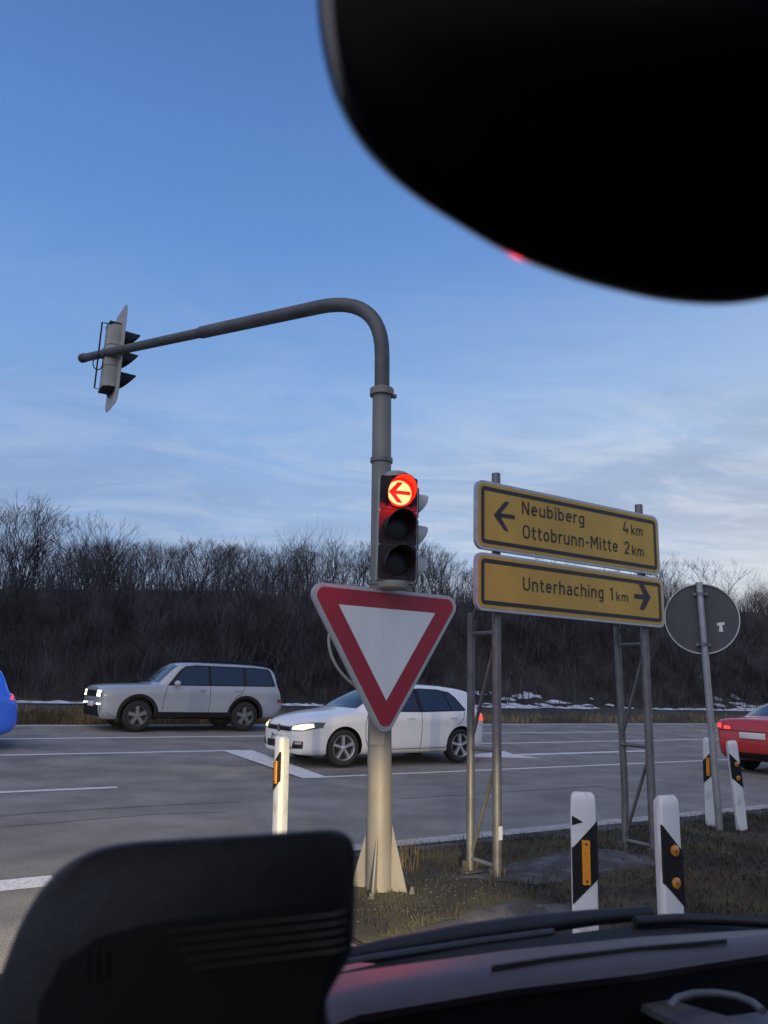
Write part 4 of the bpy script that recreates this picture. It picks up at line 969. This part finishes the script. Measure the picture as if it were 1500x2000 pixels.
sedan['decals2'] = [('tail_bulb', Tb, ('rear',), tailon), ('tail_bulb', mirror_poly(Tb), ('rear',), tailon), ('tail_bulb', Tc, ('rear',), tailon), ('tail_bulb', mirror_poly(Tc), ('rear',), tailon), ('boot_gap', [(-.74, .79), (.74, .79), (.74, .80), (-.74, .80)], ('rear',), TRIM)]
def sfor(px, t, z=.9):                                    # road position whose picture x is px
    lo, hi = 2.0, 60.0
    for _ in range(50):
        m = (lo+hi)/2; q = CM.transposed() @ (W(m, t, z)-Vector((0, 0, H))); X = 750+F*q.x/-q.z
        lo, hi = (m, hi) if X < px else (lo, m)
    return lo
tc_ = 9.1; s_rear = sfor(1396, tc_+.80)
red_root, _, _ = car(sedan, 'red saloon car driving away at the right edge with its tail lights lit', W(s_rear+4.63, tc_, 0), ANG+math.pi, mat('red_car_paint', (.42, .022, .020), .35, var=.04, coat=.8))
mb = MB(); mb.box((4.642, 0, .72), (.02, .53, .115), bev=.004); mb.build('number_plate', PLATE, red_root)
blue = dict(hatch); blue['decals'] = [('tail_light', [(4.06, .87), (4.20, .86), (4.19, .955), (4.09, .965)], ('side', -1), tailon), ('tail_light', [(4.06, .87), (4.20, .86), (4.19, .955), (4.09, .965)], ('side', 1), tailon)]
tb_ = 16.6
lo, hi = -20.0, 8.0
for _ in range(50):
    m = (lo+hi)/2; q = CM.transposed() @ (W(m, tb_-.6, .6)-Vector((0, 0, H))); X = 750+F*q.x/-q.z
    lo, hi = (m, hi) if X < 33 else (lo, m)
car(blue, 'bright blue hatchback leaving the photo at the left edge, only its tail showing', W(lo-4.255, tb_, gz(tb_)), ANG, mat('blue_car_paint', (.025, .13, .72), .35, var=.04, coat=.8))

# ------------------------------------------------------------------ the car the photo is taken from
CABIN = mat('cabin_black', (.010, .011, .013), .55, var=.2, scale=40)
CABIN2 = mat('cabin_soft_black', (.026, .030, .038), .55, var=.2, scale=60, bump=.1, bscale=400)
DASHM = mat('dash_plastic', (.072, .060, .064), .38, var=.08, scale=30, bump=.05, bscale=500)
def own_car():
    root = thing('car', 'dark interior of the car the photo is taken from, with dashboard and mirror', 'car', (0, 0, 0))
    def V(px, py, y): return onY(px, py, y)
    def soft(P, k):                                         # closed Catmull-Rom through the outline
        out = []; n = len(P)
        for i in range(n):
            a, b, c_, d_ = P[i-1], P[i], P[(i+1) % n], P[(i+2) % n]
            for j in range(k):
                t = j/k; out.append(.5*((2*b)+(c_-a)*t+(2*a-5*b+4*c_-d_)*t*t+(3*b-a-3*c_+d_)*t**3))
        return out
    # rear-view mirror: rounded body close to the lens
    ym = .235; outl = [(606, -60), (606, 0), (611, 60), (624, 130), (645, 200), (680, 268), (730, 330), (800, 390), (890, 448), (990, 505), (1090, 545), (1190, 574), (1290, 596), (1380, 605), (1450, 603), (1530, 588), (1640, 550), (1740, 480), (1800, 380), (1830, 250), (1830, 60), (1800, -140), (1700, -260), (1500, -320), (1200, -330), (900, -320), (720, -260), (630, -160)]
    c = Vector((0, 0, 0)); P = [V(x, y, ym) for x, y in outl]
    for p_ in P: c += p_/len(P)
    ax = (c-Vector((0, 0, H))).normalized()
    P = soft(P, 4)
    def ringp(k, dy): return [c+(p_-c)*k*1.018+ax*dy for p_ in P]
    mb = MB(); mb.loft([ringp(.90, -.004), ringp(.94, -.002), ringp(.965, .002), ringp(.985, .008), ringp(1.0, .016), ringp(1.010, .026), ringp(.99, .040), ringp(.80, .058), ringp(.45, .068)]); m = mb.build('rear_view_mirror', mat('mirror_casing', (.006, .006, .007), .22, var=.1, spec=.5), root, 50)
    mb = MB(); mb.loft([ringp(.87, -.0055), ringp(.90, -.003)]); mb.build('mirror_glass', mat('dark_reflection_glass', (.0025, .0026, .0035), .3, var=.1, spec=.02), m, 40)  # dark cabin reflection is put into the matt black colour
    mb = MB(); mb.tube([c+Vector((.02, .05, .02)), c+Vector((.03, .12, .09)), c+Vector((.03, .16, .17))], .012, 10); mb.build('mirror_stalk', CABIN, m)
    # display hood, lower left
    yd = .42; od = [(-60, 2120), (-40, 2000), (0, 1895), (38, 1800), (88, 1722), (150, 1672), (230, 1646), (350, 1636), (500, 1627), (620, 1619), (662, 1620), (688, 1636), (697, 1668), (697, 1760), (692, 1850), (676, 1890), (640, 1960), (610, 2120)]
    Q = [V(x, y, yd) for x, y in od]; cc = Vector((0, 0, 0))
    for q in Q: cc += q/len(Q)
    ax2 = (cc-Vector((0, 0, H))).normalized()
    Q = soft(Q, 4)
    def rq(k, dy): return [cc+(q-cc)*k+ax2*dy for q in Q]
    mb = MB(); mb.loft([rq(.93, -.012), rq(.965, -.010), rq(.985, -.002), rq(1.0, .012), rq(.995, .05), rq(.94, .075)]); hd = mb.build('instrument_hood', CABIN2, root, 50)  # sky light on the hood face is put into its bluish tone
    low = [(70, 2080), (75, 1960), (120, 1880), (190, 1830), (300, 1802), (480, 1780), (640, 1764), (668, 1770), (670, 1850), (640, 1900), (600, 2080)]
    mb = MB(); mb.loft([[V(x, y, yd-.0135) for x, y in low], [V(x, y, yd-.010) for x, y in low]]); mb.build('recess_shade', mat('deep_black', (.004, .004, .005), .7, var=.1), hd, 40)  # flat plate, not sunk in; its black colour paints the recess shade
    for k in range(5):
        y0 = 1782+k*18; mb = MB(); mb.tube([V(330+k*12, y0+38, yd-.0145), V(480+k*8, y0+22, yd-.0150), V(610, y0+10, yd-.016), V(655, y0+5, yd-.018), V(676, y0-2, yd-.016)], [.0002, .0003, .0005, .0009, .0008], 6); mb.build('louvre', mat('louvre_grey', (.022, .024, .028), .5, var=.1), hd)
    mb = MB()
    for i in range(3):
        for j in range(4): mb.lathe([(.0012, 0), (.0010, .0008)], 8, Matrix.Translation(V(168+i*18, 1862+j*16-i*2, yd-.0145)) @ Matrix.Rotation(R_(90), 4, 'X'))
    mb.build('speaker_dots', mat('louvre_grey', (.045, .048, .055)), hd)
    # dashboard top, seen at a grazing angle, and the dark shelf under it
    def onz(pts, z): return [onZ(x, y, z) for x, y in pts]
    A = onz([(200, 1990), (480, 1938), (700, 1896), (1000, 1855), (1250, 1830), (1560, 1811)], 1.185)
    B = onz([(200, 2120), (480, 2050), (700, 1966), (1000, 1917), (1250, 1888), (1560, 1842)], 1.178)
    mb = MB(); n = len(A); dn = Vector((0, 0, -.05))
    mid = [(a+b)/2+Vector((0, 0, .004)) for a, b in zip(A, B)]
    mb.loft([[a+Vector((0, .01, -.06)) for a in A], A, mid, B, [b+Vector((0, -.004, -.006)) for b in B], [b+Vector((0, .004, -.016)) for b in B]], caps=False, closed=False)
    d = mb.build('dashboard', [DASHM], root, 50)
    mb = MB(); mb.loft([[b+Vector((0, .008, -.016)) for b in B], [b+Vector((0, .03, -.20)) for b in B]], caps=False, closed=False); mb.build('dash_fascia', mat('shelf_black', (.006, .006, .008), .8, var=.1, spec=.2), d, 0)
    mb = MB(); cutl = onz([(960, 1890), (1080, 1872), (1240, 1853), (1420, 1838), (1420, 1840), (1240, 1856), (1080, 1875), (960, 1893)], 1.1855)
    mb.loft([[q+Vector((0, 0, .0030)) for q in cutl], [q+Vector((0, 0, -.002)) for q in cutl]]); mb.build('defroster_vent', CABIN, d)
    S = onz([(300, 2150), (700, 2000), (1100, 1935), (1560, 1880)], 1.10); T = onz([(300, 2500), (700, 2400), (1100, 2350), (1700, 2300)], 1.06)
    mb = MB(); mb.loft([[q+Vector((0, 0, .0)) for q in S], T], caps=False, closed=False); mb.build('dash_shelf', mat('shelf_black', (.006, .006, .008), .8, var=.1), d, 0)
    g = mat('silver_trim', (.085, .088, .10), .5, var=.08, scale=30)
    e = onz([(1190, 1930), (1230, 1928), (1420, 1985), (1560, 1965), (1560, 2060), (1400, 2060), (1330, 2000)], 1.135)
    mb = MB(); mb.loft([e, [q-Vector((0, 0, .008)) for q in e]]); mb.build('centre_trim', g, d, 40)
    hp = onz([(1306, 1968), (1322, 1950), (1355, 1941), (1400, 1940), (1440, 1946), (1470, 1958), (1490, 1975)], 1.155)
    mb = MB(); mb.tube(hp, .0042, 10); mb.build('grab_handle', g, d, 40)
    # cowl at the foot of the windscreen and the parked wipers
    C0 = onz([(150, 2000), (480, 1925), (690, 1880), (1000, 1838), (1280, 1802), (1560, 1797)], 1.180); C1 = onz([(150, 2030), (480, 1945), (690, 1905), (1000, 1862), (1250, 1836), (1560, 1816)], 1.170)
    mb = MB(); mb.loft([[q+Vector((0, .05, -.10)) for q in C0], C0, C1, [q+Vector((0, -.02, -.03)) for q in C1]], caps=False, closed=False); mb.build('windscreen_cowl', CABIN, root, 50)
    mb = MB(); wl = onz([(640, 1872), (760, 1850), (900, 1826), (1040, 1806), (1160, 1792), (1270, 1783)], 1.185); mb.tube(wl, [.006, .010, .012, .012, .010, .009], 10); w = mb.build('wiper', CABIN, root, 50)
    mb = MB(); mb.tube(onz([(600, 1893), (740, 1869), (930, 1840), (1080, 1820)], 1.183), .0045, 8); mb.build('wiper_blade', CABIN2, w)
    mb = MB(); q = onz([(590, 1902), (700, 1880), (735, 1882), (640, 1905)], 1.184); mb.loft([q, [k_-Vector((0, 0, .006)) for k_ in q]]); mb.build('wiper_cover', mat('wiper_grey', (.09, .09, .10), .35, var=.1), w, 0)
    mb = MB(); mb.tube(onz([(1240, 1800), (1320, 1795), (1420, 1797), (1560, 1806)], 1.186), .007, 8); mb.build('wiper', CABIN, root, 50)
    # bonnet, roof and headlights of this car (the unseen roof, tailgate and doors are added to shade the cabin, the headlights light the road)
    hr = R_(10); e_ = Vector((-math.sin(hr), math.cos(hr), 0)); r_ = Vector((math.cos(hr), math.sin(hr), 0))
    def E(f, r, z): return e_*f+r_*r+Vector((0, 0, z))
    paint = mat('own_car_paint', (.02, .02, .024), .4, var=.05, coat=.5)
    mb = MB(); mb.loft([[E(1.10, -.55, .93), E(1.10, .3, .96), E(1.10, 1.15, .93)], [E(1.7, -.6, .83), E(1.7, .3, .87), E(1.7, 1.2, .83)], [E(2.05, -.5, .72), E(2.1, .3, .745), E(2.05, 1.1, .72)], [E(2.08, -.5, .50), E(2.14, .3, .50), E(2.08, 1.1, .50)], [E(2.02, -.5, .25), E(2.06, .3, .25), E(2.02, 1.1, .25)]], caps=False, closed=False); mb.build('bonnet', paint, root, 40)
    mb = MB()
    mb.prism([(-.64, -2.3), (1.24, -2.3), (1.17, .15), (-.57, .15)], 0, .04, lambda u, v, d_: E(v, u, 1.74+d_))
    mb.build('roof', CABIN, root, 40)
    mb = MB(); mb.prism(rect(-.64, .3, 1.24, 1.739), 0, .05, lambda u, v, d_: E(-2.3+d_, u, v)); mb.build('tailgate', CABIN, root, 40)
    for r0 in (-.68, 1.24):
        mb = MB(); mb.prism([(-2.3, .3), (.9, .3), (.9, .95), (-.15, 1.02), (-.35, 1.739), (-2.3, 1.739)], 0, .04, lambda u, v, d_: E(u, r0+d_, v)); mb.build('door', CABIN, root, 40)
    for k, rr in enumerate((-.42, 1.02)):
        base = E(2.22, rr, .665); mb = MB(); M3 = Matrix.Rotation(hr, 3, 'Z')
        mb.box(base+e_*.10+Vector((0, 0, .040)), (.26, .30, .012), M3); mb.box(base-e_*.06, (.26, .012, .13), M3)
        for sg in (-1, 1): mb.box(base+r_*sg*.13+e_*.02, (.012, .17, .13), M3)
        mb.box(base+e_*.02-Vector((0, 0, .066)), (.26, .14, .012), M3)
        hl = mb.build('headlight', CABIN, root, 0)
        o = lamp('headlight_beam', 'SPOT', base+Vector((0, 0, .014)), 1000, (1.0, .79, .45), hl, spot_size=R_(58), spot_blend=.55, shadow_soft_size=.016)
        o.rotation_euler = (R_(85), 0, R_(19))
own_car()
